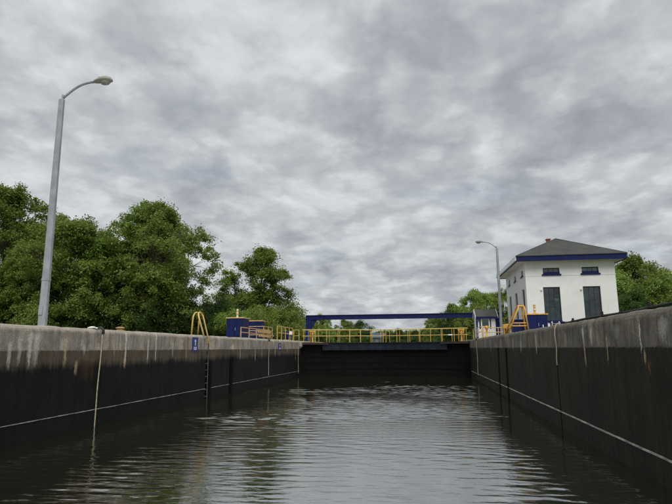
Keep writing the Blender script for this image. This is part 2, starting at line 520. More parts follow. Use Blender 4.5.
def water_mat():
    m, t, b = new_mat("canal_water")
    g = t.node('ShaderNodeNewGeometry')
    pos = g.outputs['Position']
    n = t.noise(pos, .25, 3.0, .5)
    c = t.mix(n, (0.008, 0.0105, 0.0045), (0.012, 0.015, 0.007))
    t.set(b.inputs['Base Color'], c)
    b.inputs['Roughness'].default_value = .045
    b.inputs['IOR'].default_value = 6.5
    b.inputs['Specular IOR Level'].default_value = .5
    r1 = t.noise(t.scale(pos, (1.0, 2.4, 1.0), rotz=R(6)), 3.2, 3.0, .5, .4)
    r2 = t.noise(t.scale(pos, (1.0, 2.0, 1.0), rotz=R(-14)), 9.0, 3.0, .5, .3)
    h = t.math('ADD', t.math('MULTIPLY', r1, .7), t.math('MULTIPLY', r2, .22))
    bp = t.node('ShaderNodeBump', Strength=.14, Distance=.05, Height=h)
    t.l.new(bp.outputs[0], b.inputs['Normal'])
    return m


M['water'] = water_mat()

# ------------------------------------------------------------------ setting: ground, water, decks
XL, XR, TOP = -9.86, 3.83, 2.9
GZ = 2.84


def sheet(name, quads, mat, z=None):
    mb = MB()
    for (x0, x1, y0, y1, zz_) in quads:
        b = len(mb.v)
        mb.v += [(x0, y0, zz_), (x1, y0, zz_), (x1, y1, zz_), (x0, y1, zz_)]
        mb.f.append((b, b + 1, b + 2, b + 3))
    return tag(mb.build(name, mat), kind='structure')


sheet("ground", [(-6000, -13.6, -6000, 9000, GZ), (8.2, 6000, -6000, 9000, GZ), (-13.6, 8.2, -6000, -40, GZ), (-13.6, 8.2, 320, 9000, GZ)], M['grass'])
left_deck = sheet("deck_left", [(-13.6, XL - 1.35, -40, 75, TOP - .015)], M['deck'])
right_deck = sheet("deck_right", [(XR + 1.35, 8.2, -40, 75, TOP - .015)], M['deck'])

# chamber water: displaced grid
rng = np.random.default_rng(3)
ys = [-40., -25., -12., -4., 0., 2.]
yy = 2.
while yy < 46.0:
    yy += (0.028 + 0.0015 * max(0, yy - 9)) if yy > 5 else .15
    ys.append(yy)
ys = np.array(ys)
xs = np.linspace(XL - .25, XR + .25, 210)
GX, GY = np.meshgrid(xs, ys)
H = np.zeros_like(GX)
for k in range(80):
    lam = 0.12 * (5.5 ** rng.random())
    th = math.pi / 2 + rng.normal(0, 0.24)
    kx, ky = math.cos(th) * 2 * math.pi / lam, math.sin(th) * 2 * math.pi / lam
    amp = 0.0019 * lam ** 1.0 * (0.5 + rng.random())
    H += amp * np.sin(kx * GX + ky * GY + rng.random() * 6.28)
mod = np.zeros_like(GX)
for k in range(9):
    lam = 4 + 9 * rng.random()
    th = rng.random() * 6.28
    mod += np.sin(math.cos(th) * 6.28 / lam * GX + math.sin(th) * 6.28 / lam * GY + rng.random() * 6.28)
mod = 0.8 + 0.16 * mod
H *= np.clip(mod, .3, 1.7) * np.clip(.50 + (GY - 8) * .02, .48, .82)
ny, nx = GX.shape
me = bpy.data.meshes.new("chamber_water")
vv = np.stack([GX, GY, H], -1).reshape(-1, 3)
idx = np.arange(ny * nx).reshape(ny, nx)
ff = np.stack([idx[:-1, :-1], idx[:-1, 1:], idx[1:, 1:], idx[1:, :-1]], -1).reshape(-1, 4)
me.vertices.add(len(vv))
me.vertices.foreach_set('co', vv.ravel())
me.loops.add(ff.size)
me.loops.foreach_set('vertex_index', ff.ravel().astype(np.int32))
me.polygons.add(len(ff))
me.polygons.foreach_set('loop_start', np.arange(0, ff.size, 4, dtype=np.int32))
me.update(calc_edges=True)
me.polygons.foreach_set('use_smooth', np.ones(len(ff), bool))
me.materials.append(M['water'])
o = bpy.data.objects.new("chamber_water", me)
col.objects.link(o)
tag(o, kind='structure')
sheet("canal_water", [(-13.6, 8.2, 49.5, 320, 1.9)], M['water'])

# ------------------------------------------------------------------ lock walls


def wall_section(side, y0, y1, mat, parent, zlow=-1.6, top=TOP, seed=0, depth=1.36):
    """one poured monolith: vertical face, rounded worn nose, flat top"""
    rr = random.Random(seed)
    sgn = -1 if side == 'l' else 1
    xf = XL if side == 'l' else XR
    n = max(1, int((y1 - y0) / .3))
    z_nose = top - .15
    if zlow < 2:
        zf = [zlow, -.4, .1, .6, 1.2, 1.8, 2.3, z_nose]
    else:
        zf = [zlow, z_nose]
    prof0 = [(0.0, z) for z in zf] + [(0.02, top - .085), (0.055, top - .032), (0.115, top - .004), (0.2, top), (depth, top), (depth, zlow)]
    np_ = len(prof0)
    mb = MB()
    ph = [rr.random() * 6.28 for _ in range(6)]
    for i in range(n + 1):
        y = y0 + (y1 - y0) * i / n
        w = .010 * math.sin(y * 1.3 + ph[0]) + .008 * math.sin(y * 3.1 + ph[1])
        chip = .03 * max(0, rr.random() - .72) / .28 if 0 < i < n else .025
        for j, (u, z) in enumerate(prof0):
            du = dz = 0
            if len(zf) - 1 <= j < np_ - 2:
                du = chip * (1.0 if j < len(zf) + 3 else 0)
                dz = -chip * .5 + w * .5
            elif j < len(zf) - 1 and j > 0:
                du = rr.uniform(-.004, .004)
            mb.v.append((xf + sgn * (u + du), y, z + dz))
    for i in range(n):
        for j in range(np_):
            j2 = (j + 1) % np_
            mb.f.append((i * np_ + j, i * np_ + j2, (i + 1) * np_ + j2, (i + 1) * np_ + j))
    mb.f.append(tuple(range(np_)))
    mb.f.append(tuple(n * np_ + j for j in reversed(range(np_))))
    return mb.build("wall_section", mat, parent, smooth=False)


wl = empty("lock_wall", (XL, 0, 0), "left lock wall, pale concrete top band over brown and black wet concrete", "wall")
wr = empty("lock_wall", (XR, 0, 0), "right lock wall, close dark concrete with a long pale waterline near the water", "wall")
g_ = .012
for i, (a, b_) in enumerate([(-40, -22), (-22, -4), (-4, 6.3), (6.3, 16.02), (16.02, 24.50), (25.28, 27.70), (28.32, 36.3), (36.3, 44.5)]):
    wall_section('l', a + g_, b_ - g_, M['wall_l'], wl, seed=i)
for i, (a, b_) in enumerate([(-40, -22), (-22, -4), (-4, 7.0), (7.0, 16.62), (16.70, 25.85), (26.45, 28.45), (29.08, 36.6), (36.6, 44.3)]):
    wall_section('r', a + g_, b_ - g_, M['wall_r'], wr, seed=20 + i)
wall_section('r', 25.87, 26.43, M['wall_r'], wr, zlow=2.24, seed=40)
wall_section('r', 28.47, 29.06, M['wall_r'], wr, zlow=2.24, seed=41)
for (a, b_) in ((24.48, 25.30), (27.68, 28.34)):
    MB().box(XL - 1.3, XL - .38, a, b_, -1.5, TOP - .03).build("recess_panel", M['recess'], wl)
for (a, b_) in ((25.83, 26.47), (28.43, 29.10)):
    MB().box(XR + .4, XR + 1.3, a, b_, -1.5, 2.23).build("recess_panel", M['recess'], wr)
# pale scum-covered ledge just above the water
for (side, xf, sg, segs, par) in (('l', XL, 1, [(-40, 24.49), (25.29, 27.69), (28.33, 44.4)], wl), ('r', XR, -1, [(-40, 25.85), (26.45, 28.45), (29.08, 44.2)], wr)):
    for (a, b_) in segs:
        mb = MB()
        n = int((b_ - a) / .8)
        for k in range(n):
            ya, yb = a + (b_ - a) * k / n, a + (b_ - a) * (k + 1) / n
            dz = random.uniform(-.003, .003)
            mb.box(min(xf - sg * .02, xf + sg * .022), max(xf - sg * .02, xf + sg * .022), ya, yb, (.468 if side == 'l' else .458) + dz, (.484 if side == 'l' else .490) + dz)
        mb.build("ledge", M['scum'], par)
# corbel block at the upstream end of the left wall
MB().box(XL - .9, XL + .16, 44.55, 45.0, 2.42, 2.78).build("corbel", M['wall_l'], wl, bevel=.02)
MB().box(XR + .01, XR + .9, 44.32, 46.2, 2.26, 2.82).build("corbel", M['wall_r'], wr, bevel=.02)
# walls upstream of the gate
ul = empty("approach_wall", (XL, 60, 0), "concrete canal wall beyond the closed gate, on the left", "wall")
ur = empty("approach_wall", (XR, 60, 0), "concrete canal wall beyond the closed gate, on the right", "wall")
MB().box(XL - 1.36, XL - .02, 46.25, 75, -1.5, TOP).build("wall_body", M['wall_l'], ul, bevel=.05)
MB().box(XR + .02, XR + 1.36, 46.25, 75, -1.5, TOP).build("wall_body", M['wall_r'], ur, bevel=.05)
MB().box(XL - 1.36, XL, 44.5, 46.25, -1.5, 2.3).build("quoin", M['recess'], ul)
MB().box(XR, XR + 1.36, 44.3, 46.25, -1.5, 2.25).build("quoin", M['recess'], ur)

# ------------------------------------------------------------------ mitre gate
A = Vector((XL + .02, 45.3, 0))
B = Vector((XR - .02, 45.3, 0))
AP = Vector((-3.02, 47.2, 0))


def gate_leaf(h, tip, label, side):
    """one steel gate leaf with girders, walkway and two yellow railings"""
    d = (tip - h)
    L = d.length
    d.normalize()
    nrm = Vector((d.y, -d.x, 0))
    if nrm.y > 0:
        nrm = -nrm               # towards the camera
    root = empty("gate_leaf", tuple(h), label, "lock gate", "mitre gate leaves")

    def P(s, u, z):
        return h + d * s + nrm * u + Vector((0, 0, z))

    def slab(s0, s1, u0, u1, z0, z1, mb=None):
        mb = mb or MB()
        c = P((s0 + s1) / 2, (u0 + u1) / 2, (z0 + z1) / 2)
        return mb.obox(c, d * ((s1 - s0) / 2), nrm * ((u1 - u0) / 2), Vector((0, 0, (z1 - z0) / 2)))
    slab(-.02, L + .10, -.30, -.02, -1.5, 2.69).build("skin_plate", M['gateskin'], root)
    for z in (.55, 1.05, 1.55, 2.0):
        slab(.06, L - .06, -.02, .015, z, z + .03).build("girder", M['gateskin'], root)
    for k in range(5):
        s = .3 + k * (L - .6) / 4
        slab(s - .03, s + .03, -.02, .013, -1, 1.99).build("stiffener", M['gateskin'], root)
    slab(1.7, L - .09, .22, .30, 2.12, 2.70).build("fascia_girder", M['gategirder'], root)
    for k in range(8):
        s = 1.8 + k * (L - 2.0) / 7
        slab(s - .025, s + .025, .302, .36, 2.14, 2.69).build("stiffener", M['gategirder'], root)
    slab(-.3, L - .02, -.62, .42, 2.702, 2.76).build("walkway", M['darksteel'], root)
    slab(-.1, 2.2, .425, .50, 2.60, 2.68).build("edge_bar", M['redbrown'], root)
    for (u, off) in ((.38, 0.0), (-.58, .45)):
        n = 7
        for k in range(n + 1):
            s = .12 + off + k * (L - .35 - off) / n
            MB().tube([P(s, u, 2.76), P(s, u, 3.80)], .019, 6).build("rail_post", M['yellow'], root)
        MB().tube([P(.0 + off * .3, u, 3.82), P(L - .06, u, 3.82)], .022, 6).build("top_rail", M['yellow'], root)
        MB().tube([P(.0 + off * .3, u, 3.30), P(L - .06, u, 3.30)], .019, 6).build("mid_rail", M['yellow'], root)
    return root


gate_leaf(A, AP, "left half of the closed black lock gate with yellow walkway railing", 0)
gate_leaf(B, AP, "right half of the closed black lock gate with yellow walkway railing", 1)


def valve_stand(x, y, z, label):
    root = empty("valve_stand", (x, y, z), label, "valve stand", "orange stands on the gate walkway")
    MB().lathe((x, y, z), [(.13, 0), (.13, .05), (.07, .10), (.06, .62), (.10, .66), (.10, .80), (.05, .84)], 10).build("pedestal", M['orange'], root, smooth=True)
    for s in (-.22, .2):
        MB().tube([(x + s, y, z), (x + s, y, z + 1.02)], .03, 6).build("post", M['orange'], root)
    MB().box(x - .28, x + .26, y - .05, y + .05, z + .88, z + 1.0).build("cross_plate", M['orange'], root)
    MB().tube([(x + .16 * math.cos(a), y - .12, z + .78 + .16 * math.sin(a)) for a in [k * math.pi / 6 for k in range(13)]], .018, 5).build("hand_wheel", M['orange'], root)
    return root


valve_stand(-9.02, 45.75, 2.762, "orange valve stand at the left end of the gate walkway")
valve_stand(3.28, 45.75, 2.762, "orange valve stand at the right end of the gate walkway")

# white life ring-like float clipped on the rail
r0 = empty("float", (2.35, 45.15, 3.22), "small white float tied to the gate railing", "float")
MB().tube([(2.15, 45.12, 3.28), (2.22, 45.12, 3.28), (2.5, 45.12, 3.28), (2.56, 45.12, 3.28)], [.02, .05, .05, .02], 8).build("body", M['whitetrim'], r0, smooth=True)
MB().tube([(2.35, 45.12, 3.26), (2.35, 45.12, 3.36)], .012, 5).build("tie", M['rope'], r0)

# ------------------------------------------------------------------ navy gantry beam
YG = 49.6
gr = empty("gantry", (-10.3, YG, TOP), "long navy blue steel gantry beam spanning the canal behind the gate", "gantry")
MB().box(-10.42, 7.2, YG - .14, YG + .14, 4.86, 4.90).build("lower_flange", M['navy'], gr)
MB().box(-10.42, 7.2, YG - .14, YG + .14, 5.25, 5.29).build("upper_flange", M['navy'], gr)
MB().box(-10.42, 7.2, YG - .06, YG + .06, 4.90, 5.25).build("web", M['navy'], gr)
for x in (-10.15, 6.9):
    MB().box(x - .25, x + .23, YG - .12, YG + .12, TOP, 4.86).build("column", M['navy'], gr, bevel=.01)
    MB().box(x - .4, x + .38, YG - .28, YG + .28, TOP - .01, TOP + .04).build("base_plate", M['navy'], gr)
MB().prism([(-9.92, 4.86), (-9.30, 4.86), (-9.52, 4.62), (-9.78, 4.18), (-9.92, 3.85)], 1, YG - .05, YG + .05).build("gusset", M['navy'], gr)
MB().prism([(6.65, 4.86), (6.05, 4.86), (6.27, 4.62), (6.52, 4.18), (6.65, 3.85)], 1, YG - .05, YG + .05).build("gusset", M['navy'], gr)
for k in range(7):
    x = -8.2 + k * 2.1
    MB().box(x - .02, x + .02, YG - .13, YG - .062, 4.901, 5.249).build("stiffener", M['navy'], gr)

# ------------------------------------------------------------------ lamp posts


def lamp_post(x, y, ztop, head, rad, label, s):
    """tapered pole, bent arm and cobra-head luminaire; s = arm direction along x"""
    root = empty("lamp_post", (x, y, TOP - .015), label, "lamp post", "lamp posts on the lock walls")
    b0 = TOP - .015
    MB().box(x - .26, x + .26, y - .26, y + .26, b0, b0 + .05).build("base_plate", M['steel'], root, bevel=.01)
    zj = b0 + 1.35
    MB().tube([(x, y, b0 + .05), (x, y, zj)], [rad, rad * .95], 8).build("lower_pole", M['steel'], root)
    MB().tube([(x, y, zj - .01), (x, y, zj + .05)], rad * 1.06, 8).build("joint_collar", M['steel'], root)
    MB().tube([(x, y, zj + .05), (x, y, ztop)], [rad * .93, rad * .70], 8).build("upper_pole", M['steel'], root)
    MB().tube([(x + s * .03, y, ztop - .05), (x + s * .03, y, ztop + .16)], .04, 8).build("cap", M['steel'], root)
    MB().box(x - .06, x + .06, y - rad - .012, y - rad * .9, b0 + .35, b0 + .62).build("hand_hole_cover", M['steel'], root, bevel=.006)
    hx, hz = head
    pts = [Vector((x + s * .03, y, ztop + .05))]
    P0, P1, P2, P3 = Vector((x + s * .03, y, ztop + .05)), Vector((x + s * abs(hx - x) * .35, y, ztop + .33 * (hz - ztop) + .16)), Vector((x + s * abs(hx - x) * .6, y, hz + .02)), Vector((hx, y, hz))
    for k in range(1, 11):
        u = k / 10
        pts.append(P0 * (1 - u) ** 3 + P1 * 3 * u * (1 - u) ** 2 + P2 * 3 * u * u * (1 - u) + P3 * u ** 3)
    MB().tube(pts, .036, 8).build("arm", M['steel'], root, smooth=True)
    hd = bpy.data.objects.new("lamp_head", None)
    # head: flattened egg with a lens bowl under it
    mb = MB()
    n = 14
    prof = [(-.10, .035, 0), (0.0, .05, 0), (.06, .085, .005), (.17, .12, .015), (.32, .15, .03), (.46, .145, .03), (.56, .10, .02), (.61, .03, .01)]
    for (u, r, dz) in prof:
        for k in range(n):
            a = 2 * math.pi * k / n
            mb.v.append((hx + s * u, y + r * 1.05 * math.cos(a), hz + dz + r * (.80 if math.sin(a) > 0 else .42) * math.sin(a)))
    for i in range(len(prof) - 1):
        for k in range(n):
            mb.f.append((i * n + k, i * n + (k + 1) % n, (i + 1) * n + (k + 1) % n, (i + 1) * n + k))
    mb.f.append(tuple(range(n)))
    mb.f.append(tuple((len(prof) - 1) * n + k for k in range(n)))
    bpy.data.objects.remove(hd)
    h = mb.build("lamp_head", M['lamp'], root, smooth=True)
    lens = MB()
    for i, (sc, dz) in enumerate(((1, -.03), (.92, -.075), (.7, -.115), (.3, -.13))):
        for k in range(n):
            a = 2 * math.pi * k / n
            lens.v.append((hx + s * (.38 + .17 * sc * math.cos(a)), y + .115 * sc * math.sin(a), hz + .02 + dz))
    for i in range(3):
        for k in range(n):
            lens.f.append((i * n + k, i * n + (k + 1) % n, (i + 1) * n + (k + 1) % n, (i + 1) * n + k))
    lens.f.append(tuple(3 * n + k for k in range(n)))
    le = lens.build("lens", M['lamp'], h, smooth=True)
    ph = MB().lathe((hx + s * .16, y, hz + .10), [(.03, 0), (.03, .05), (.02, .065)], 8).build("photocell", M['lamp'], h)
    for ch in (le, ph):
        pass
    return root


lamp_post(-10.6, 14.14, 9.78, (-9.58, 10.28), .125, "tall grey lamp post on the left wall, large and near", 1)
lamp_post(6.12, 43.4, 9.9, (5.12, 10.44), .125, "slim grey lamp post beside the small shed on the right wall", -1)

# ------------------------------------------------------------------ wall ladders with yellow hoops


def arch(p0, p1, q0, q1, r=.1):
    """inverted U from foot p0 up to q0, over to q1 and down to foot p1"""
    p0, p1, q0, q1 = map(Vector, (p0, p1, q0, q1))
    up0 = (q0 - p0).normalized()
    w = (q1 - q0)
    hw = w.length / 2
    pts = [p0, q0 - up0 * hw * .9]
    cen = (q0 + q1) / 2 - up0 * hw * .9
    wd = w.normalized()
    for k in range(1, 8):
        a = math.pi * k / 8
        pts.append(cen - wd * hw * math.cos(a) + up0 * hw * .9 * math.sin(a))
    pts += [q1 - up0 * hw * .9, p1]
    return pts


ll = empty("wall_ladder", (-9.9, 24.87, TOP), "yellow hooped ladder on the left wall beside the blue sign", "ladder")
MB().tube(arch((-10.52, 24.28, TOP - .02), (-10.52, 25.02, TOP - .02), (-10.46, 24.28, 3.98), (-10.46, 25.02, 3.98)), .036, 8).build("hoop", M['yellow'], ll, smooth=True)
pts = arch((-9.86, 24.16, TOP - .03), (-9.80, 24.76, 2.45), (-10.24, 24.22, 3.97), (-10.24, 24.78, 3.97))
MB().tube(pts, .036, 8).build("hoop", M['yellow'], ll, smooth=True)
for y in (24.68, 25.06):
    MB().tube([(XL - .12, y, -.8), (XL - .12, y, 2.78)], .022, 6).build("stringer", M['rung'], ll)
for k in range(12):
    z = -.5 + k * .3
    MB().tube([(XL - .12, 24.68, z), (XL - .12, 25.06, z)], .016, 6).build("rung", M['rung'], ll)

lr = empty("wall_ladder", (3.95, 26.2, TOP), "orange-yellow hooped ladder on the right wall before the blue cabinet", "ladder")
MB().tube(arch((3.95, 26.0, TOP - .02), (3.95, 26.9, TOP - .02), (4.52, 25.98, 4.16), (4.52, 26.7, 4.16)), .038, 8).build("hoop", M['orange'], lr, smooth=True)
MB().tube(arch((4.86, 26.0, TOP - .02), (4.86, 26.7, TOP - .02), (4.72, 25.98, 4.16), (4.72, 26.6, 4.16)), .038, 8).build("hoop", M['orange'], lr, smooth=True)
for y in (26.2, 26.5):
    MB().tube([(4.50, y, 4.13), (4.74, y, 4.13)], .04, 6).build("tie_bar", M['orange'], lr)
for (z, xa, xb) in ((3.35, 4.17, 4.80), (3.22, 4.13, 4.82)):
    MB().tube([(xa, 26.05, z), (xb, 26.05, z)], .03, 6).build("tie_bar", M['orange'], lr)
for y in (26.0, 26.34):
    MB().tube([(XR + .1, y, -.8), (XR + .1, y, 2.2)], .02, 6).build("stringer", M['rung'], lr)
for k in range(9):
    MB().tube([(XR + .1, 26.0, -.4 + k * .3), (XR + .1, 26.34, -.4 + k * .3)], .016, 6).build("rung", M['rung'], lr)

# ------------------------------------------------------------------ blue wall signs


def wall_sign(y0, y1, z0, z1, label):
    x = XL + .012
    root = empty("wall_sign", (x, (y0 + y1) / 2, z0), label, "sign", "blue signs on the left wall")
    MB().box(x, x + .012, y0, y1, z0, z1).build("panel", M['navysign'], root)
    w, h = y1 - y0, z1 - z0
    ym = (y0 + y1) / 2
    xs_ = (x + .0145, x + .0175)

    def mark(poly):
        MB().prism(poly, 0, *xs_).build("mark", M['whitetrim'], root)
    mark([(ym - .055 * w, z0 + .40 * h), (ym + .055 * w, z0 + .40 * h), (ym + .055 * w, z0 + .70 * h), (ym - .055 * w, z0 + .70 * h)])
    mark([(ym - .17 * w, z0 + .70 * h), (ym + .17 * w, z0 + .70 * h), (ym, z0 + .86 * h)])
    for (zz_, segs) in ((.23, ((-.26, -.16), (-.11, .0), (.05, .12), (.17, .26))), (.11, ((-.24, -.12), (-.06, .05), (.10, .25)))):
        for (a, b_) in segs:
            mark([(ym + a * w, z0 + zz_ * h), (ym + b_ * w, z0 + zz_ * h), (ym + b_ * w, z0 + (zz_ + .085) * h), (ym + a * w, z0 + (zz_ + .085) * h)])
    return root


M['navysign'] = paint("sign_blue", (0.018, 0.035, 0.20), 0.4, 0.2, 4.0, dirt=(0.05, 0.05, 0.07), dirtamt=.2)
wall_sign(22.86, 23.46, 2.17, 2.78, "blue wall sign with white arrow below the yellow ladder hoops")
wall_sign(37.6, 38.35, 2.18, 2.66, "small far blue wall sign near the gate end of the left wall")

# ------------------------------------------------------------------ ropes down the walls


def rope(x, y, z0, z1, label, r=.014, lean=0.0, group="ropes hanging down the walls", wrap=True):
    root = empty("rope", (x, y, z1), label, "rope", group)
    n = 14
    sg = 1 if x < -3 else -1
    pts = [(x - sg * .14, y - .01, TOP + .018), (x - sg * .08, y - .004, TOP + .022), (x - sg * .015, y, TOP - .01), (x + sg * .025, y, TOP - .1)]
    for k in range(1, n + 1):
        u = k / n
        z = TOP - .1 + (z0 - TOP + .1) * u
        pts.append((x + sg * (.03 + .008 * math.sin(u * 9)), y + lean * u + .004 * math.sin(u * 7), z))
    MB().tube(pts, r, 6).build("line", M['rope'], root, smooth=True)
    if wrap:
        MB().tube([(x - sg * .13, y + .01, TOP + .03), (x - sg * .06, y + .01, TOP + .05), (x + sg * .045, y + .01, TOP - .02), (x + sg * .05, y + .01, TOP - .16)], .045, 8).build("chafe_sleeve", M['black'], root, smooth=True)
    return root


rope(XL, 15.92, -.3, TOP, "tan rope hanging to the water with a black sleeve, nearest on the left wall", .018, -.12)
for k, (dy, dz) in enumerate(((-.34, .0), (-.22, .03), (-.12, .01))):
    pass
kn = empty("rope_coil", (-10.05, 15.7, TOP), "small white rope coil on the left wall top by the hanging rope", "rope")
pts = []
for k in range(40):
    a = k * .55
    pts.append((-10.02 + (.12 + .03 * math.sin(k)) * math.cos(a) * (1 - k / 60), 15.66 + .15 * math.sin(a) * (1 - k / 60), TOP + .02 + .0010 * k))
MB().tube(pts, .02, 6).build("coil", M['whitetrim'], kn, smooth=True)
rope(XL, 35.1, .5, TOP, "thin pale rope on the left wall below the orange barrier boards", .016)
rope(XL, 43.9, .3, TOP, "thin pale rope at the far end of the left wall beside the gate", .014, wrap=False)
rope(XR, 16.5, 1.75, TOP, "cream rope hanging half way down the right wall below the white stakes", .016, .02, wrap=False)
rope(XR, 39.1, .4, TOP, "pale rope hanging down the far right wall below the shed", .02)

M['bollard'] = paint("worn_orange", (0.42, 0.27, 0.15), 0.8, 0.3, 5.0, dirtamt=.6)
# orange bollard cap on the left wall
bo = empty("bollard", (-10.25, 17.65, TOP), "low orange mooring bollard on the left wall top", "bollard")
MB().lathe((-10.25, 17.65, TOP - .01), [(.15, 0), (.15, .03), (.09, .05), (.08, .08)], 16).build("base", M['bollard'], bo, smooth=True)
MB().lathe((-10.25, 17.65, TOP + .06), [(.08, 0), (.15, .02), (.15, .05), (.07, .075)], 16).build("head", M['bollard'], bo, smooth=True)

# ------------------------------------------------------------------ navy cabinets


def cabinet(x0, x1, y0, y1, z1, label, beacon=False, lid=None, group="navy cabinets along the lock"):
    root = empty("cabinet", ((x0 + x1) / 2, (y0 + y1) / 2, TOP - .015), label, "cabinet", group)
    MB().box(x0 - .04, x1 + .04, y0 - .04, y1 + .04, TOP - .015, TOP + .08).build("plinth", M['deck'], root, bevel=.01)
    MB().box(x0, x1, y0, y1, TOP + .08, z1 - .07).build("body", M['navy'], root, bevel=.012)
    ld = MB().box(x0 - .05, x1 + .05, y0 - .05, y1 + .05, z1 - .07, z1).build("lid", lid or M['peach'], root, bevel=.01)
    xm = (x0 + x1) / 2
    MB().box(x0 + .05, xm - .008, y0 - .022, y0 - .002, TOP + .16, z1 - .13).build("door", M['navy'], root, bevel=.006)
    d2 = MB().box(xm + .008, x1 - .05, y0 - .022, y0 - .002, TOP + .16, z1 - .13).build("door", M['navy'], root, bevel=.006)
    MB().box(xm + .05, xm + .08, y0 - .05, y0 - .023, TOP + .55, TOP + .72).build("handle", M['steel'], d2)
    if beacon:
        c = ((x0 + x1) / 2, y0 + (y1 - y0) * .4, z1)
        b_ = MB().lathe(c, [(.10, 0), (.10, .06), (.06, .08), (.06, .2), (.085, .22), (.085, .3), (.06, .32), (.06, .42), (.085, .44), (.07, .54), (.02, .58)], 12).build("beacon", M['cream'] if beacon == 1 else M['orange'], root, smooth=True)
        MB().lathe((c[0], c[1], z1 + .22), [(.088, .01), (.088, .07)], 12).build("band", M['orange'] if beacon == 1 else M['whitetrim'], b_)
        if beacon == 2:
            MB().lathe((c[0], c[1], z1 + .40), [(.064, .0), (.087, .02), (.087, .05)], 12).build("band", M['whitetrim'], b_)
    return root


M['cream'] = paint("cream_plastic", (0.62, 0.58, 0.44), 0.5, 0.15, 6.0)
cabinet(-12.38, -11.28, 34.0, 35.3, 4.28, "larger navy cabinet with a cream beacon on the left wall", 1)
cabinet(-12.55, -11.5, 39.0, 39.85, 4.33, "navy cabinet behind the railing on the left wall, without beacon")
cabinet(6.08, 7.24, 33.0, 34.2, 4.17, "navy cabinet with an orange beacon beside the white building", 2, M['orange'])
cabinet(5.42, 6.0, 33.6, 34.4, 3.88, "low navy cabinet behind the right wall ladder hoops", lid=M['navy'])
cabinet(-10.95, -10.55, 43.6, 44.2, 3.68, "small navy box behind railing at the far end of the left wall", lid=M['navy'])

# blue steel bin below the left window of the building
tb = empty("trough", (8.3, 30.4, TOP), "low navy trough on the deck under the building's left window", "trough")
MB().box(7.05, 8.5, 30.9, 31.6, TOP - .01, 3.55).build("body", M['navy'], tb, bevel=.02)
MB().box(7.0, 8.55, 30.85, 31.65, 3.55, 3.60).build("rim", M['navy'], tb, bevel=.01)

# ------------------------------------------------------------------ railings on the left deck


def railing(pts, z0, z1, label, mat, nmid=1, spacing=1.5, r=.028, boards=None, group="yellow railings on the lock walls"):
    pts = [Vector(p) for p in pts]
    root = empty("railing", (pts[0].x, pts[0].y, z0), label, "railing", group)
    for a, b_ in zip(pts, pts[1:]):
        L = (b_ - a).length
        n = max(1, round(L / spacing))
        for k in range(n + (1 if b_ is pts[-1] else 0)):
            p = a.lerp(b_, k / n)
            MB().tube([(p.x, p.y, z0), (p.x, p.y, z1)], r, 6).build("post", mat, root)
        for q in range(nmid + 1):
            z = z1 - (z1 - z0 - .05) * q / (nmid + 1)
            MB().tube([(a.x, a.y, z), (b_.x, b_.y, z)], r * .9, 6).build("rail", mat, root)
    if boards:
        for (a, b_, za, zb) in boards:
            a, b_ = Vector(a), Vector(b_)
            d = (b_ - a).normalized()
            nn = Vector((-d.y, d.x, 0))
            c = (a + b_) / 2
            MB().obox((c.x, c.y, (za + zb) / 2), d * (b_ - a).length / 2, nn * .02, (0, 0, (zb - za) / 2)).build("board", M['peach'], root)
    return root


railing([(-10.42, 31.1, 0), (-10.42, 37.4, 0)], TOP - .01, 3.52, "low faded yellow railing in front of the left navy cabinets", M['peach'], 1, 1.55,
        boards=[((-10.36, 34.4, 0), (-10.36, 37.4, 0), 3.30, 3.47), ((-10.36, 34.6, 0), (-10.36, 37.4, 0), 3.04, 3.17)])
railing([(-12.2, 37.0, 0), (-10.75, 37.0, 0), (-10.75, 39.2, 0)], TOP - .01, 3.80, "faded yellow railing stepping round the second navy cabinet", M['peach'], 2, 1.0)
railing([(-10.42, 39.4, 0), (-10.42, 44.4, 0)], TOP - .01, 3.92, "taller yellow railing at the far end of the left wall", M['yellow'], 1, 1.2)
railing([(-10.42, 44.8, 0), (-10.05, 45.1, 0)], TOP - .12, 3.80, "short yellow rail joining the left wall and the gate", M['yellow'], 1, 1.0)
railing([(3.98, 37.0, 0), (3.98, 43.0, 0)], TOP - .01, 3.64, "low peach railing on the right wall before the shed", M['peach'], 1, 3.0)
railing([(4.0, 36.6, 0), (5.9, 36.6, 0)], TOP - .01, 3.52, "faded yellow railing across the deck between shed and ladder", M['peach'], 1, .95)
wb = empty("meter_box", (-10.3, 43.2, 3.5), "small white box on the far left railing", "box")
MB().box(-10.40, -10.18, 43.02, 43.3, 3.36, 3.64).build("case", M['whitetrim'], wb, bevel=.02)
MB().tube([(-10.3, 43.15, TOP - .01), (-10.3, 43.15, 3.36)], .02, 6).build("stem", M['steel'], wb)

st = empty("valve_stand", (5.36, 35.6, TOP), "orange valve stand on the right deck between shed and ladder", "valve stand")
MB().box(5.12, 5.56, 35.4, 35.8, TOP - .01, 3.0).build("base", M['orange'], st, bevel=.01)
for (x, y) in ((5.16, 35.45), (5.5, 35.45), (5.16, 35.75), (5.5, 35.75)):
    MB().tube([(x, y, 3.0), (x, y, 3.4)], .035, 6).build("leg", M['orange'], st)
MB().box(5.10, 5.58, 35.38, 35.82, 3.4, 3.68).build("gearbox", M['orange'], st, bevel=.03)
MB().box(5.2, 5.46, 35.5, 35.7, 3.0, 3.38).build("screw_housing", M['redbrown'], st)
vs2 = empty("valve_stand", (4.15, 35.9, TOP), "slim orange valve stand before the shed window", "valve stand")
MB().lathe((4.15, 35.9, TOP - .01), [(.15, 0), (.15, .05), (.07, .09), (.06, .5), (.11, .55), (.11, .68), (.05, .74)], 12).build("pedestal", M['orange'], vs2, smooth=True)
MB().tube([(3.95, 35.9, 3.56), (4.35, 35.9, 3.56)], .025, 6).build("crank_bar", M['orange'], vs2)

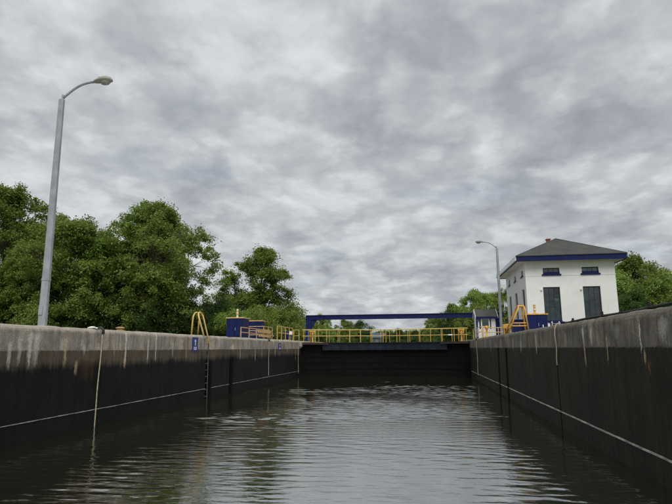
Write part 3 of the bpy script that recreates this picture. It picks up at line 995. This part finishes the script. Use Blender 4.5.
# white stakes on the right wall
for k, (y, h, lb) in enumerate(((19.4, .11, "short white stake on the right wall, farthest of four"), (18.6, .10, "white stake on the right wall, second farthest of four"),
                               (18.1, .17, "taller white stake on the right wall, at the left end of the thin wire"), (17.2, .12, "white stake on the right wall above the cream rope"))):
    e = empty("stake", (4.1, y, TOP), lb, "stake", "white stakes on the right wall")
    MB().tube([(4.1, y, TOP - .02), (4.1, y, TOP + h * .8)], .017, 8).build("post", M['whitetrim'], e, smooth=False)
    MB().lathe((4.1, y, TOP + h * .8), [(.019, 0), (.016, .010), (.005, .014)], 8).build("cap", M['whitetrim'], e)
    MB().lathe((4.1, y, TOP - .005), [(.045, 0), (.045, .012)], 8).build("foot", M['steel'], e)
w = empty("wire", (4.1, 17.7, TOP), "thin pale wire strung between two white stakes on the right wall", "wire")
MB().tube([(4.1, 18.1, TOP + .09), (4.1, 17.65, TOP + .06), (4.1, 17.2, TOP + .07)], .008, 5).build("strand", M['whitetrim'], w)
MB().lathe((4.1, 18.1, TOP + .08), [(.026, 0), (.026, .02)], 8).build("loop", M['steel'], w)

# dark pipe rail lying along the right coping
pr = empty("pipe_rail", (4.18, 9, TOP), "dark steel pipe running low along the right wall top", "pipe")
pts = [(4.18, 4.0 + .8 * k, TOP + .055 + .010 * math.sin(k * 1.1)) for k in range(17)]
MB().tube(pts, .030, 8).build("pipe", M['darksteel'], pr, smooth=True)
for y, h in ((6.2, .14), (8.4, .12), (10.85, .17), (12.25, .12), (13.5, .16), (16.0, .14)):
    MB().box(4.13, 4.23, y - .05, y + .05, TOP - .01, TOP + .04).build("foot", M['darksteel'], pr)
    MB().tube([(4.18, y, TOP + .0), (4.18, y, TOP + h)], .03, 8).build("stub_post", M['darksteel'], pr)
    MB().tube([(4.18, y - .06, TOP + .055), (4.18, y + .06, TOP + .055)], .046, 8).build("clamp", M['darksteel'], pr)

# ------------------------------------------------------------------ white control building
HX0, HX1, HY0, HY1 = 7.49, 13.49, 40.0, 48.8
HZ0, HZ1 = TOP - .05, 8.24
ho = empty("control_building", ((HX0 + HX1) / 2, (HY0 + HY1) / 2, HZ0), "white stucco lock control building with grey hipped roof and navy fascia", "building")
T = .28


def holed_wall(axis, a0, a1, c0, c1, holes, mat):
    """wall along x (axis 0) or y (axis 1) from a0 to a1, thickness c0..c1, with (p0,p1,z0,z1) openings"""
    us = sorted({a0, a1} | {h[0] for h in holes} | {h[1] for h in holes})
    zs = sorted({HZ0, HZ1} | {h[2] for h in holes} | {h[3] for h in holes})
    mb = MB()
    for i in range(len(us) - 1):
        run = None
        for j in range(len(zs) - 1):
            um, zm = (us[i] + us[i + 1]) / 2, (zs[j] + zs[j + 1]) / 2
            solid = not any(h[0] < um < h[1] and h[2] < zm < h[3] for h in holes)
            if solid and run is None:
                run = zs[j]
            last = j == len(zs) - 2
            if run is not None and (not solid or last):
                ze = zs[j + 1] if (solid and last) else zs[j]
                if axis == 0:
                    mb.box(us[i], us[i + 1], c0, c1, run, ze)
                else:
                    mb.box(c0, c1, us[i], us[i + 1], run, ze)
                run = None
    return mb.build("wall", mat, ho)


front_low = [(8.63, 9.76), (11.28, 12.43)]
front_up = [(8.70, 9.82), (11.30, 12.42)]
side_y = [(40.75, 41.75), (43.75, 44.75), (46.6, 47.6)]
Zl0, Zl1, Zu0, Zu1 = 4.02, 6.42, 7.34, 7.78
holed_wall(0, HX0, HX1, HY0, HY0 + T, [(a, b_, Zl0, Zl1) for a, b_ in front_low] + [(a, b_, Zu0, Zu1) for a, b_ in front_up], M['white'])
holed_wall(0, HX0, HX1, HY1 - T, HY1, [(a, b_, Zl0, Zl1) for a, b_ in front_low], M['white'])
holed_wall(1, HY0 + T, HY1 - T, HX0, HX0 + T, [(a, b_, Zl0, Zl1) for a, b_ in side_y] + [(a + .12, b_ - .12, Zu0, Zu1) for a, b_ in side_y], M['white'])
holed_wall(1, HY0 + T, HY1 - T, HX1 - T, HX1, [(a, b_, Zl0, Zl1) for a, b_ in side_y], M['white'])
MB().box(HX0 + T, HX1 - T, HY0 + T, HY1 - T, HZ0, 3.05).build("floor", M['room'], ho)
MB().box(HX0 + T, HX1 - T, HY0 + T, HY1 - T, 7.95, 8.0).build("ceiling", M['room'], ho)
# thin string course at the upper sills
MB().box(HX0 - .018, HX1 + .018, HY0 - .018, HY0 - .001, 7.22, 7.27).build("string_course", M['white'], ho)
MB().box(HX0 - .018, HX0 - .001, HY0, HY1, 7.22, 7.27).build("string_course", M['white'], ho)


def window(axis, a0, a1, z0, z1, c, nx_, nz_, sill, sgn, framemat):
    """frame, muntins, panes and sill in an opening; c = face coordinate of the wall, sgn = outward"""
    def bx(mb, p0, p1, d0, d1, q0, q1):
        e0, e1 = sorted((c - sgn * d0, c - sgn * d1))
        if axis == 0:
            mb.box(p0, p1, e0, e1, q0, q1)
        else:
            mb.box(e0, e1, p0, p1, q0, q1)
        return mb
    fr = .06
    mb = MB()
    bx(mb, a0, a0 + fr, .10, .18, z0, z1)
    bx(mb, a1 - fr, a1, .10, .18, z0, z1)
    bx(mb, a0 + fr, a1 - fr, .10, .18, z1 - fr, z1)
    bx(mb, a0 + fr, a1 - fr, .10, .18, z0, z0 + fr)
    wn = mb.build("window", framemat, ho)
    ia0, ia1, iz0, iz1 = a0 + fr, a1 - fr, z0 + fr, z1 - fr
    for k in range(1, nx_):
        p = ia0 + (ia1 - ia0) * k / nx_
        bx(MB(), p - .010, p + .010, .115, .165, iz0, iz1).build("muntin", framemat, wn)
    for k in range(1, nz_):
        q = iz0 + (iz1 - iz0) * k / nz_
        bx(MB(), ia0, ia1, .12, .16, q - .010, q + .010).build("muntin", framemat, wn)
    for i in range(nx_):
        for j in range(nz_):
            p0, p1 = ia0 + (ia1 - ia0) * i / nx_, ia0 + (ia1 - ia0) * (i + 1) / nx_
            q0, q1 = iz0 + (iz1 - iz0) * j / nz_, iz0 + (iz1 - iz0) * (j + 1) / nz_
            pc, qc, hp, hq = (p0 + p1) / 2, (q0 + q1) / 2, (p1 - p0) / 2 - .002, (q1 - q0) / 2 - .002
            t1, t2 = random.gauss(0, .006), random.gauss(0, .007)      # old panes sit a little out of true
            dc = c - sgn * .14
            if axis == 0:
                MB().obox((pc, dc, qc), (hp, hp * t1, 0), (0, .002, 0), (0, hq * t2, hq)).build("pane", M['glass'], wn)
            else:
                MB().obox((dc, pc, qc), (hp * t1, hp, 0), (.002, 0, 0), (hq * t2, 0, hq)).build("pane", M['glass'], wn)
    if sill:
        bx(MB(), a0 - .09, a1 + .09, -.07, .099, z0 - sill * .45, z0 - .004).build("sill", M['navy'], wn)
        bx(MB(), a0 + .0, a1 - .0, -.035, .099, z0 + .001, z0 + sill * .55).build("sill_panel", M['navy'], wn)
    return wn


M['frame'] = paint("dark_teal_frame", (0.008, 0.014, 0.022), 0.5, 0.2, 3.0)
for a, b_ in front_low:
    window(0, a, b_, Zl0, Zl1, HY0, 3, 5, .12, -1, M['frame'])
for a, b_ in front_up:
    window(0, a, b_, Zu0 - .0, Zu1, HY0, 3, 1, .26, -1, M['frame'])
for a, b_ in side_y:
    window(1, a, b_, Zl0, Zl1, HX0, 3, 5, .12, -1, M['frame'])
    window(1, a + .12, b_ - .12, Zu0, Zu1, HX0, 2, 1, .16, -1, M['frame'])
    window(1, a, b_, Zl0, Zl1, HX1, 3, 5, .12, 1, M['frame'])
for a, b_ in front_low:
    window(0, a, b_, Zl0, Zl1, HY1, 3, 5, .12, 1, M['frame'])
# wall sconces left of the low windows
for x in (8.52, 11.17):
    MB().box(x - .07, x + .05, HY0 - .09, HY0 - .002, 6.18, 6.28).build("wall_lamp", M['whitetrim'], ho)
# eaves
OV = .64
EX0, EX1, EY0, EY1 = HX0 - OV, HX1 + OV, HY0 - OV, HY1 + OV
ZE = 8.60
MB().box(EX0 + .05, EX1 - .05, EY0 + .05, EY1 - .05, 8.245, 8.28).build("soffit", M['soffit'], ho)
MB().box(EX0, EX1, EY0, EY0 + .045, 8.20, ZE).build("fascia", M['navyfascia'], ho)
MB().box(EX0, EX1, EY1 - .045, EY1, 8.20, ZE).build("fascia", M['navyfascia'], ho)
MB().box(EX0, EX0 + .045, EY0 + .047, EY1 - .047, 8.20, ZE).build("fascia", M['navyfascia'], ho)
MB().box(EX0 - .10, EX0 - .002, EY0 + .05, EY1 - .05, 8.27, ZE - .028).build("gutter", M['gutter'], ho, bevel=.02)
MB().box(EX1 - .045, EX1, EY0 + .047, EY1 - .047, 8.20, ZE).build("fascia", M['navyfascia'], ho)
rx = (EX0 + EX1) / 2
rz = 10.46
ry0, ry1 = EY0 + 3.85, EY1 - 3.85
mb = MB()
e = .05
mb.v += [(EX0 - e, EY0 - e, ZE), (EX1 + e, EY0 - e, ZE), (EX1 + e, EY1 + e, ZE), (EX0 - e, EY1 + e, ZE), (rx, ry0, rz), (rx, ry1, rz),
         (EX0 - e, EY0 - e, ZE - .035), (EX1 + e, EY0 - e, ZE - .035), (EX1 + e, EY1 + e, ZE - .035), (EX0 - e, EY1 + e, ZE - .035)]
for i in range(6):
    v_ = mb.v[i]
    mb.v[i] = (v_[0], v_[1], v_[2] + .012)
mb.f += [(0, 1, 4), (1, 2, 5, 4), (2, 3, 5), (3, 0, 4, 5), (0, 6, 7, 1), (1, 7, 8, 2), (2, 8, 9, 3), (3, 9, 6, 0), (9, 8, 7, 6)]
roof = mb.build("roof", M['shingle'], ho)
for a, b_ in (((EX0, EY0, ZE + .02), (rx, ry0, rz + .015)), ((EX1, EY0, ZE + .02), (rx, ry0, rz + .015)), ((EX0, EY1, ZE + .02), (rx, ry1, rz + .015)), ((EX1, EY1, ZE + .02), (rx, ry1, rz + .015)), ((rx, ry0, rz + .015), (rx, ry1, rz + .015))):
    MB().tube([a, b_], .035, 5).build("ridge_cap", M['shingle'], roof)
MB().box(10.50 - .13, 10.50 + .13, ry1 - .15, ry1 + .15, 10.2, 10.84).build("chimney", M['brick'], roof)
MB().box(10.50 - .18, 10.50 + .18, ry1 - .2, ry1 + .2, 10.84, 10.92).build("chimney_cap", M['brick'], roof)
M['palegreen'] = paint("pale_green_enamel", (0.30, 0.38, 0.30), 0.5, 0.15, 3.0)
# control gear standing inside
ge = empty("relay_cabinet", (11.9, 42.0, 3.05), "dark relay cabinet inside the building behind the right window", "cabinet")
MB().box(11.75, 12.8, 41.2, 41.9, 3.05, 5.1).build("case", M['machine'], ge, bevel=.02)
MB().box(11.3, 11.72, 40.7, 41.3, 3.05, 6.0).build("side_case", M['palegreen'], ge, bevel=.02)
MB().box(11.85, 12.7, 41.16, 41.198, 4.2, 4.9).build("face_plate", M['black'], ge)
ge2 = empty("switchgear", (8.9, 43, 3.05), "grey-green switchgear inside the building behind the left window", "switchgear")
MB().box(9.15, 9.9, 41.0, 42.2, 3.05, 5.5).build("case", M['palegreen'], ge2, bevel=.02)
MB().box(9.3, 9.8, 40.96, 40.998, 4.3, 5.1).build("face_plate", M['machine'], ge2)

# ------------------------------------------------------------------ little shed
SX0, SX1, SY0, SY1 = 4.34, 5.88, 44.0, 45.7
sh = empty("shed", ((SX0 + SX1) / 2, SY0, TOP), "small white shed with dark gable roof and navy trim beside the gate", "shed")
n = 8
for k in range(n):      # board cladding on the front
    a = SX0 + (SX1 - SX0) * k / n
    b_ = SX0 + (SX1 - SX0) * (k + 1) / n
    z0, z1 = TOP - .01, 4.62
    if a > 4.69 and b_ < 5.33:
        MB().box(a + .004, b_ - .004, SY0, SY0 + .04, z0, 3.88).build("board", M['white'], sh)
        MB().box(a + .004, b_ - .004, SY0, SY0 + .04, 4.46, z1).build("board", M['white'], sh)
    else:
        MB().box(a + .004, b_ - .004, SY0, SY0 + .04, z0, z1).build("board", M['white'], sh)
MB().prism([(SY0 + .042, TOP - .01), (SY1, TOP - .01), (SY1, 4.62), ((SY0 + SY1) / 2, 5.20), (SY0 + .042, 4.62)], 0, SX0, SX0 + .06).build("wall", M['white'], sh)
MB().prism([(SY0 + .042, TOP - .01), (SY1, TOP - .01), (SY1, 4.62), ((SY0 + SY1) / 2, 5.20), (SY0 + .042, 4.62)], 0, SX1 - .06, SX1).build("wall", M['white'], sh)
MB().box(SX0 + .06, SX1 - .06, SY1 - .05, SY1, TOP - .01, 4.62).build("wall", M['white'], sh)
ym = (SY0 + SY1) / 2
for (ya, yb) in ((SY0 - .2, ym), (SY1 + .2, ym)):
    MB().prism([(ya, 4.58), (ya, 4.64), (yb, 5.28), (yb, 5.21)], 0, SX0 - .06, SX1 + .06).build("roof_slope", M['shingle'], sh)
    for xx in (SX0 - .095, SX1 + .062):
        MB().prism([(ya, 4.50), (ya, 4.645), (yb, 5.285), (yb, 5.13)], 0, xx, xx + .033).build("rake_board", M['whitetrim'], sh)
MB().box(SX0 - .06, SX1 + .06, SY0 - .235, SY0 - .202, 4.46, 4.62).build("fascia", M['navy'], sh)
MB().box(SX0 - .03, SX0 + .10, SY0 - .03, SY0 - .002, TOP, 4.60).build("corner_board", M['navy'], sh)
MB().box(SX1 - .10, SX1 + .03, SY0 - .03, SY0 - .002, TOP, 4.60).build("corner_board", M['navy'], sh)
wn = MB()
wn.box(4.68, 4.76, SY0 - .03, SY0 - .002, 3.82, 4.52).box(5.26, 5.34, SY0 - .03, SY0 - .002, 3.82, 4.52).box(4.76, 5.26, SY0 - .03, SY0 - .002, 4.44, 4.52).box(4.76, 5.26, SY0 - .03, SY0 - .002, 3.82, 3.90)
wn = wn.build("window", M['whitetrim'], sh)
MB().box(4.76, 5.26, SY0 + .01, SY0 + .015, 3.90, 4.44).build("pane", M['glass'], wn)
MB().box(4.70, 5.32, SY0 + .3, SY0 + .33, 3.80, 4.5).build("dark_backing", M['navy'], wn)  # added navy panel, stands in for the dark shed interior
MB().box(4.56, 4.66, SY0 - .025, SY0 - .002, 3.7, 4.55).build("shutter", M['navy'], wn)
MB().box(5.36, 5.44, SY0 - .025, SY0 - .002, 3.7, 4.55).build("shutter", M['navy'], wn)
MB().box(4.36, 4.60, SY0 - .10, SY0 - .004, 4.30, 4.44).build("junction_box", M['machine'], sh)

# ------------------------------------------------------------------ overhead wire and its pole (just out of frame)
ow = empty("overhead_wire", (13.4, 48.6, 7.9), "thin overhead wire leaving the building towards the right", "wire")
pts = []
P0, P1 = Vector((13.45, 48.7, 7.6)), Vector((40, 66, 12.2))
for k in range(17):
    u = k / 16
    p = P0.lerp(P1, u)
    pts.append((p.x, p.y, p.z - .7 * 4 * u * (1 - u)))
MB().tube(pts, .012, 5).build("cable", M['black'], ow)
up = empty("utility_pole", (40, 66, GZ), "wooden utility pole carrying the overhead wire", "utility pole")
MB().tube([(40, 66, GZ), (40, 66, 12.6)], [.16, .11], 10).build("pole", M['bark'], up)
MB().box(39.2, 40.8, 65.94, 66.06, 12.0, 12.14).build("crossarm", M['bark'], up)

# ------------------------------------------------------------------ trees


def mesh_np(name, v, f, mats, smooth=False):
    me = bpy.data.meshes.new(name)
    v = np.asarray(v, np.float32)
    f = np.asarray(f, np.int32)
    me.vertices.add(len(v))
    me.vertices.foreach_set('co', v.ravel())
    me.loops.add(f.size)
    me.loops.foreach_set('vertex_index', f.ravel())
    me.polygons.add(len(f))
    me.polygons.foreach_set('loop_start', np.arange(0, f.size, f.shape[1], dtype=np.int32))
    me.update(calc_edges=True)
    me.materials.append(mats)
    return me


def tree_meshes(seed, H, W, nclump, per, leaf, shape, mat, low=.08, clump_r=.75):
    """returns (trunk mesh, crown mesh). shape: 'broad', 'tall', 'bush'"""
    r = np.random.default_rng(seed)
    # lobes: big masses that give an uneven outline
    lobes = []
    nl = {'broad': 15, 'tall': 12, 'bush': 7}[shape]
    for i in range(nl):
        t = (i + .5) / nl
        z = H * (low + (0.97 - low) * t)
        if shape == 'broad':
            env = W * (.78 + .35 * math.sin(math.pi * min(1, t * 1.05))) * (1 if t < .7 else 1 - (t - .7) * 1.9)
        elif shape == 'tall':
            env = W * (.95 - .45 * t) * (1 if t < .85 else .75)
        else:
            env = W * math.sqrt(max(.08, 1 - t * t))
        a = i * 2.4 + r.random()
        off = env * (.58 if t < .85 else .25) * (0.6 + .6 * r.random())
        rad = env * ((.36 if shape != 'bush' else .5) + .24 * r.random())
        lobes.append((off * math.cos(a), off * math.sin(a), min(z, H - rad * .55), rad, rad * (.62 if shape != 'tall' else .8)))
    cl = []
    fr_ = r.random(9) * 6.28
    while len(cl) < nclump:
        L = lobes[r.integers(len(lobes))]
        d = r.normal(size=3)
        d /= np.linalg.norm(d)
        q = (.55 + .45 * r.random() ** .5) * (1.0 + .22 * r.normal())
        p = np.array([L[0], L[1], L[2]]) + d * q * np.array([L[3], L[3], L[4]])
        if p[2] < .25:
            p[2] = .25 + r.random() * .5
        if p[2] > H:
            continue
        gap_ = math.sin(1.5 * p[0] + fr_[0]) + math.sin(1.4 * p[1] + fr_[1]) + math.sin(1.7 * p[2] + fr_[2]) + .7 * math.sin(3.1 * (p[0] + p[2]) + fr_[3])
        if gap_ < -.75 and shape != 'bush':
            continue
        cl.append((p, d))
    V, F = [], []
    for (p, d) in cl:
        cr = clump_r * (.55 + .8 * r.random())
        n = int(per * (.6 + .8 * r.random()))
        g = r.normal(size=(n, 3)) * np.array([.5, .5, .36]) * cr + np.outer(r.random(n) * cr * .9, d * .7 + np.array([0, 0, .35]))
        c = p + g
        c[:, 2] -= (g[:, 0] ** 2 + g[:, 1] ** 2) * .25 / cr
        c[:, 2] = np.maximum(c[:, 2], .1)
        nr = r.normal(size=(n, 3)) * .75 + np.array([0, 0, .75]) + d * .35
        nr /= np.linalg.norm(nr, axis=1, keepdims=True)
        t1 = np.cross(nr, r.normal(size=(n, 3)))
        t1 /= np.linalg.norm(t1, axis=1, keepdims=True) + 1e-9
        t2 = np.cross(nr, t1)
        s = (leaf * (.6 + .8 * r.random(n)))[:, None]
        a = c - t1 * s * .55
        b = c + t2 * s * .30 + nr * s * .06
        e = c + t1 * s * .55 - nr * s * .12
        q = c - t2 * s * .30 + nr * s * .06
        V.append(np.stack([a, b, e, q], 1).reshape(-1, 3))
    V = np.concatenate(V)
    F = np.arange(len(V)).reshape(-1, 4)
    crown = mesh_np("crown", V, F, mat)
    # trunk and limbs
    mb = MB()
    tr = .05 + H * .013
    top = H * (.80 if shape != 'bush' else .5)
    npts = 7
    ph = r.random() * 6
    axis = []
    for k in range(npts):
        t = k / (npts - 1)
        axis.append((math.sin(t * 3 + ph) * .04 * H * t, math.cos(t * 2.3 + ph) * .04 * H * t, top * t - .1 * (k == 0)))
    mb.tube(axis, [tr * (1.35 if k == 0 else 1 - .82 * k / (npts - 1)) for k in range(npts)], 8)
    for L in lobes:
        for q in range(2):
            t = min(.92, max(.12, (L[2] / top) * (.45 + .3 * r.random())))
            i = int(t * (npts - 1))
            fr = t * (npts - 1) - i
            p0 = np.array(axis[i]) * (1 - fr) + np.array(axis[min(i + 1, npts - 1)]) * fr
            p3 = np.array([L[0], L[1], L[2]]) + r.normal(size=3) * L[3] * .35
            p1 = p0 + (p3 - p0) * .35 + np.array([0, 0, .10 * np.linalg.norm(p3 - p0)])
            p2 = p0 + (p3 - p0) * .7 + np.array([0, 0, .10 * np.linalg.norm(p3 - p0)]) + r.normal(size=3) * .15
            rb = tr * .42 * (1 - .5 * t)
            mb.tube([tuple(p0), tuple(p1), tuple(p2), tuple(p3)], [rb, rb * .75, rb * .5, rb * .2], 6, cap=False)
            near = sorted(cl, key=lambda c: np.linalg.norm(c[0] - p3))[:5]
            for (c, _) in near:
                m_ = (p2 + c) / 2 + np.array([0, 0, .1])
                mb.tube([tuple(p2), tuple(m_), tuple(c)], [rb * .35, rb * .25, .008], 5, cap=False)
    me = bpy.data.meshes.new("trunk")
    me.from_pydata(mb.v, [], mb.f)
    me.materials.append(M['bark'])
    return me, crown


VAR = {
    'broad1': tree_meshes(11, 13.5, 4.5, 560, 125, .18, 'broad', M['leaf'], low=.14, clump_r=.52),
    'broad2': tree_meshes(12, 12.5, 4.2, 500, 125, .175, 'broad', M['leaf'], low=.14, clump_r=.52),
    'broad3': tree_meshes(13, 11.5, 4.1, 490, 125, .175, 'broad', M['leaf_light'], low=.14, clump_r=.52),
    'edge': tree_meshes(24, 12.5, 4.5, 500, 125, .175, 'broad', M['leaf_light'], low=.14, clump_r=.52),
    'tall': tree_meshes(15, 11.0, 3.6, 300, 110, .18, 'tall', M['leaf'], clump_r=.5),
    'slim': tree_meshes(16, 8.5, 3.0, 210, 100, .18, 'tall', M['leaf'], clump_r=.5),
    'airy': tree_meshes(23, 10.5, 3.4, 200, 90, .18, 'tall', M['leaf_light'], clump_r=.5),
    'bush': tree_meshes(17, 4.6, 2.6, 170, 140, .15, 'bush', M['leaf_dark_shaded'], low=.1, clump_r=.5),
    'shrub': tree_meshes(18, 3.4, 2.2, 120, 120, .14, 'bush', M['leaf_light'], low=.1, clump_r=.45),
    'round': tree_meshes(19, 8.5, 4.0, 330, 110, .21, 'broad', M['leaf_light'], low=.06, clump_r=.55),
    'far': tree_meshes(20, 7.0, 3.4, 170, 65, .34, 'broad', M['leaf'], low=.05, clump_r=.7),
}


def tree(var, x, y, s, rz, label, name="deciduous_tree", group=None, z=GZ, sz=1.0, sx=1.0):
    root = empty(name, (x, y, z), label, "bush" if name in ("bush", "shrub") else "tree", group, R(rz))
    root.scale = (s * sx, s * sx, s * sz)
    for nm, me_ in zip(("trunk", "crown"), VAR[var]):
        o = bpy.data.objects.new(nm, me_)
        col.objects.link(o)
        o.parent = root
    return root


LG = "trees along the left bank"
tree('broad1', -47.5, 45, 1.12, 40, "tall tree cut off by the left edge of the photo", group=LG)
tree('broad1', -39.0, 46, 1.12, 150, "tallest tree at the far left, behind the near lamp post's left side", group=LG)
tree('broad2', -33.6, 47, .98, 10, "tree directly behind the near lamp post", group=LG)
tree('broad3', -30.2, 43.5, 1.02, 200, "broad tree just right of the near lamp post", group=LG)
tree('broad1', -25.2, 47, .98, 290, "highest rounded tree in the middle of the left bank", group=LG)
tree('edge', -22.4, 44.5, .98, 30, "light green tree at the right end of the left bank woods", group=LG)
tree('broad2', -28.2, 45, .80, 75, "lower dark tree in front of the rounded middle tree", group=LG)
tree('broad3', -42, 40, .85, 20, "lower tree by the left edge of the photo", group=LG)
tree('broad2', -36.5, 44, .72, 120, "lower dark tree left of the near lamp post", group=LG)
tree('broad3', -23.6, 46.5, .62, 310, "half-height tree below the light green end tree", group=LG)
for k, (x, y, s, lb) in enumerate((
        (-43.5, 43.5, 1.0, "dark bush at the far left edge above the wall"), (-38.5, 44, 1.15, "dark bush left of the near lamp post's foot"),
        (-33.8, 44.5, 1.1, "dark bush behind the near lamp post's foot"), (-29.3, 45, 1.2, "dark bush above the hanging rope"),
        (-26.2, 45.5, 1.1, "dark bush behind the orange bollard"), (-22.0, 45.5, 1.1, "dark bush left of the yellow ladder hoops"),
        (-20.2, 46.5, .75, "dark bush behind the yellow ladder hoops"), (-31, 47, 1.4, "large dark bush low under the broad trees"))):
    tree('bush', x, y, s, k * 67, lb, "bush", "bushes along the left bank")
tree('tall', -17.6, 60, 1.0, 0, "tall slender tree standing apart above the left navy cabinets", sx=1.22)
tree('slim', -21.2, 60.5, .97, 90, "slim tree left of the tall slender tree", sx=1.2)
tree('slim', -19.4, 63, .62, 200, "small tree between the slim and the tall slender trees")
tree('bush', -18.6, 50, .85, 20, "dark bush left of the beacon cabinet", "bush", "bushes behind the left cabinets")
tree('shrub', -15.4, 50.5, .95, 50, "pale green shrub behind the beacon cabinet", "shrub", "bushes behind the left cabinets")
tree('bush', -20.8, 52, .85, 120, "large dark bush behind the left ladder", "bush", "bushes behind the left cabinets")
tree('shrub', -15.0, 57, 1.05, 170, "bush right of the tall slender tree", "bush", "bushes behind the left cabinets")
tree('shrub', -14.6, 61, 1.28, 220, "pale shrub just left of the gantry column", "shrub", "bushes behind the left cabinets")
tree('shrub', -16.6, 47.5, .8, 10, "low pale shrub behind the second cabinet", "shrub", "bushes behind the left cabinets")
BG = "trees beyond the gate"
tree('round', -16.4, 91, .57, 30, "round tree behind the gantry's left corner", group=BG)
tree('round', -20.0, 95, .55, 130, "tree left of the gantry column beyond the gate", group=BG)
tree('round', -13.2, 96, .50, 80, "lower tree right of the gantry's left corner", group=BG)
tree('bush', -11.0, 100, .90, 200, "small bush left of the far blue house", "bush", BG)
tree('round', 9.2, 90, .96, 0, "highest tree between gantry and control building", group=BG)
tree('round', 5.4, 93, .74, 110, "sloping tree above the right half of the gate", group=BG)
tree('broad3', 13.4, 91, .80, 60, "tree right behind the slim lamp post", group=BG)
tree('round', 2.6, 100, .58, 220, "low tree at the left end of the right-hand woods", group=BG)
tree('round', 8.0, 80, .62, 300, "lower tree behind the shed", group=BG)
tree('round', 18.5, 95, .8, 170, "tree hidden mostly behind the control building", group=BG)
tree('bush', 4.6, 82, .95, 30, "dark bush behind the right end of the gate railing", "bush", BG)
RG = "trees right of the control building"
tree('round', 25.8, 71, 1.16, 140, "tallest tree right of the control building", group=RG)
tree('round', 31.2, 76, 1.02, 250, "tree by the right edge of the photo", group=RG)
tree('round', 25.2, 74, .78, 20, "tree touching the control building's right corner", group=RG)
tree('round', 29.5, 69, .70, 80, "low light green tree at the lower right of the building", group=RG)
tree('broad2', 37.5, 82, .80, 80, "dark tree cut off by the right edge of the photo", group=RG)
tree('round', 33.5, 68, .58, 190, "low tree above the dark pipe at the right edge", group=RG)
tree('round', 22.9, 68, .92, 300, "full light green tree against the building's right wall", group=RG)
tree('round', 27.0, 66, .84, 220, "full tree between the building and the right edge of the photo", group=RG)
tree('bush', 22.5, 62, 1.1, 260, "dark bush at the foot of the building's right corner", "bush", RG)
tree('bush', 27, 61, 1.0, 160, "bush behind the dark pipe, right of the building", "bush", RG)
rr = random.Random(5)
far_sites = []
for k in range(26):
    far_sites.append((-54 + k * 3.4 + rr.uniform(-1, 1), 215 + rr.uniform(-12, 40), rr.uniform(.82, 1.08)))
for k in range(17):
    far_sites.append((-31 + k * 2.5 + rr.uniform(-.6, .6), 172 + rr.uniform(-6, 22), rr.uniform(.70, .86)))
far_names = ["far tree in the distant treeline, left of the far houses", "far tree in the distant treeline behind the far houses", "far tree in the distant treeline, right of the far houses"]
for (x, y, s_) in far_sites:
    q = x / y
    tree('far', x, y, s_, rr.uniform(0, 360), far_names[0 if q < -.118 else 1 if q < -.055 else 2], group="distant treeline")
for k, (x, y, s_, lb) in enumerate(((-19.5, 118, 1.0, "bush on the far bank behind the left gate railing"), (-15.2, 124, .9, "bush left of the pale far house"), (-7.2, 128, .8, "bush right of the red-roofed far house"),
                                 (-4.6, 120, .9, "far bush above the middle of the gate"), (-1.2, 126, .85, "far bush right of the gate's middle"), (1.6, 118, 1.0, "far bush above the right gate leaf"), (-23.5, 112, 1.1, "far bush behind the far left railing"))):
    tree('bush', x, y, s_, k * 51, lb, "bush", "bushes on the far bank", sz=.8)

# ------------------------------------------------------------------ far houses beyond the gate


def far_house(x0, x1, y, h, rh, wallm, roofm, label):
    root = empty("house", ((x0 + x1) / 2, y, GZ), label, "house", "far houses beyond the gate")
    MB().box(x0, x1, y, y + 7, GZ, GZ + h).build("wall", wallm, root)
    MB().prism([(y - .5, GZ + h), (y + 7.5, GZ + h), (y + 3.5, GZ + h + rh)], 0, x0 - .4, x1 + .4).build("roof", roofm, root)
    n = max(2, int((x1 - x0) / 2.2))
    for k in range(n):
        xc = x0 + (x1 - x0) * (k + .5) / n
        MB().box(xc - .4, xc + .4, y - .06, y - .005, GZ + h * .45, GZ + h * .8).build("window", M['machine'], root)
    MB().box(x0 + (x1 - x0) * .5 - .45, x0 + (x1 - x0) * .5 + .45, y - .055, y - .004, GZ, GZ + 1.9).build("door", M['machine'], root)
    return root


far_house(-15.0, -10.9, 150, 2.3, 1.3, M['farblue'], M['farblue'], "far blue house seen through the gate railing")
far_house(-10.6, -8.9, 152, 2.7, .9, M['farwhite'], M['farred'], "narrow far house with red roof seen through the gate railing")
far_house(-17.6, -15.6, 156, 3.0, 1.4, M['farwhite'], M['farred'], "far pale house left of the blue house through the railing")

# far wooded hills
mb = MB()
nseg = 80
for i in range(nseg + 1):
    a = R(-70) + R(140) * i / nseg
    d = 2600
    x, y = d * math.sin(a), d * math.cos(a)
    h = 42 + 16 * math.sin(i * .37) + 9 * math.sin(i * .91 + 1) + 5 * math.sin(i * 2.1)
    for (s, z) in ((.9, GZ - 2), (.96, h * .6), (1.0, h), (1.1, GZ - 2)):
        mb.v.append((x * s, y * s, z))
for i in range(nseg):
    for j in range(3):
        mb.f.append((i * 4 + j, (i + 1) * 4 + j, (i + 1) * 4 + j + 1, i * 4 + j + 1))
tag(mb.build("hills", M['hill'], smooth=True), kind='structure')
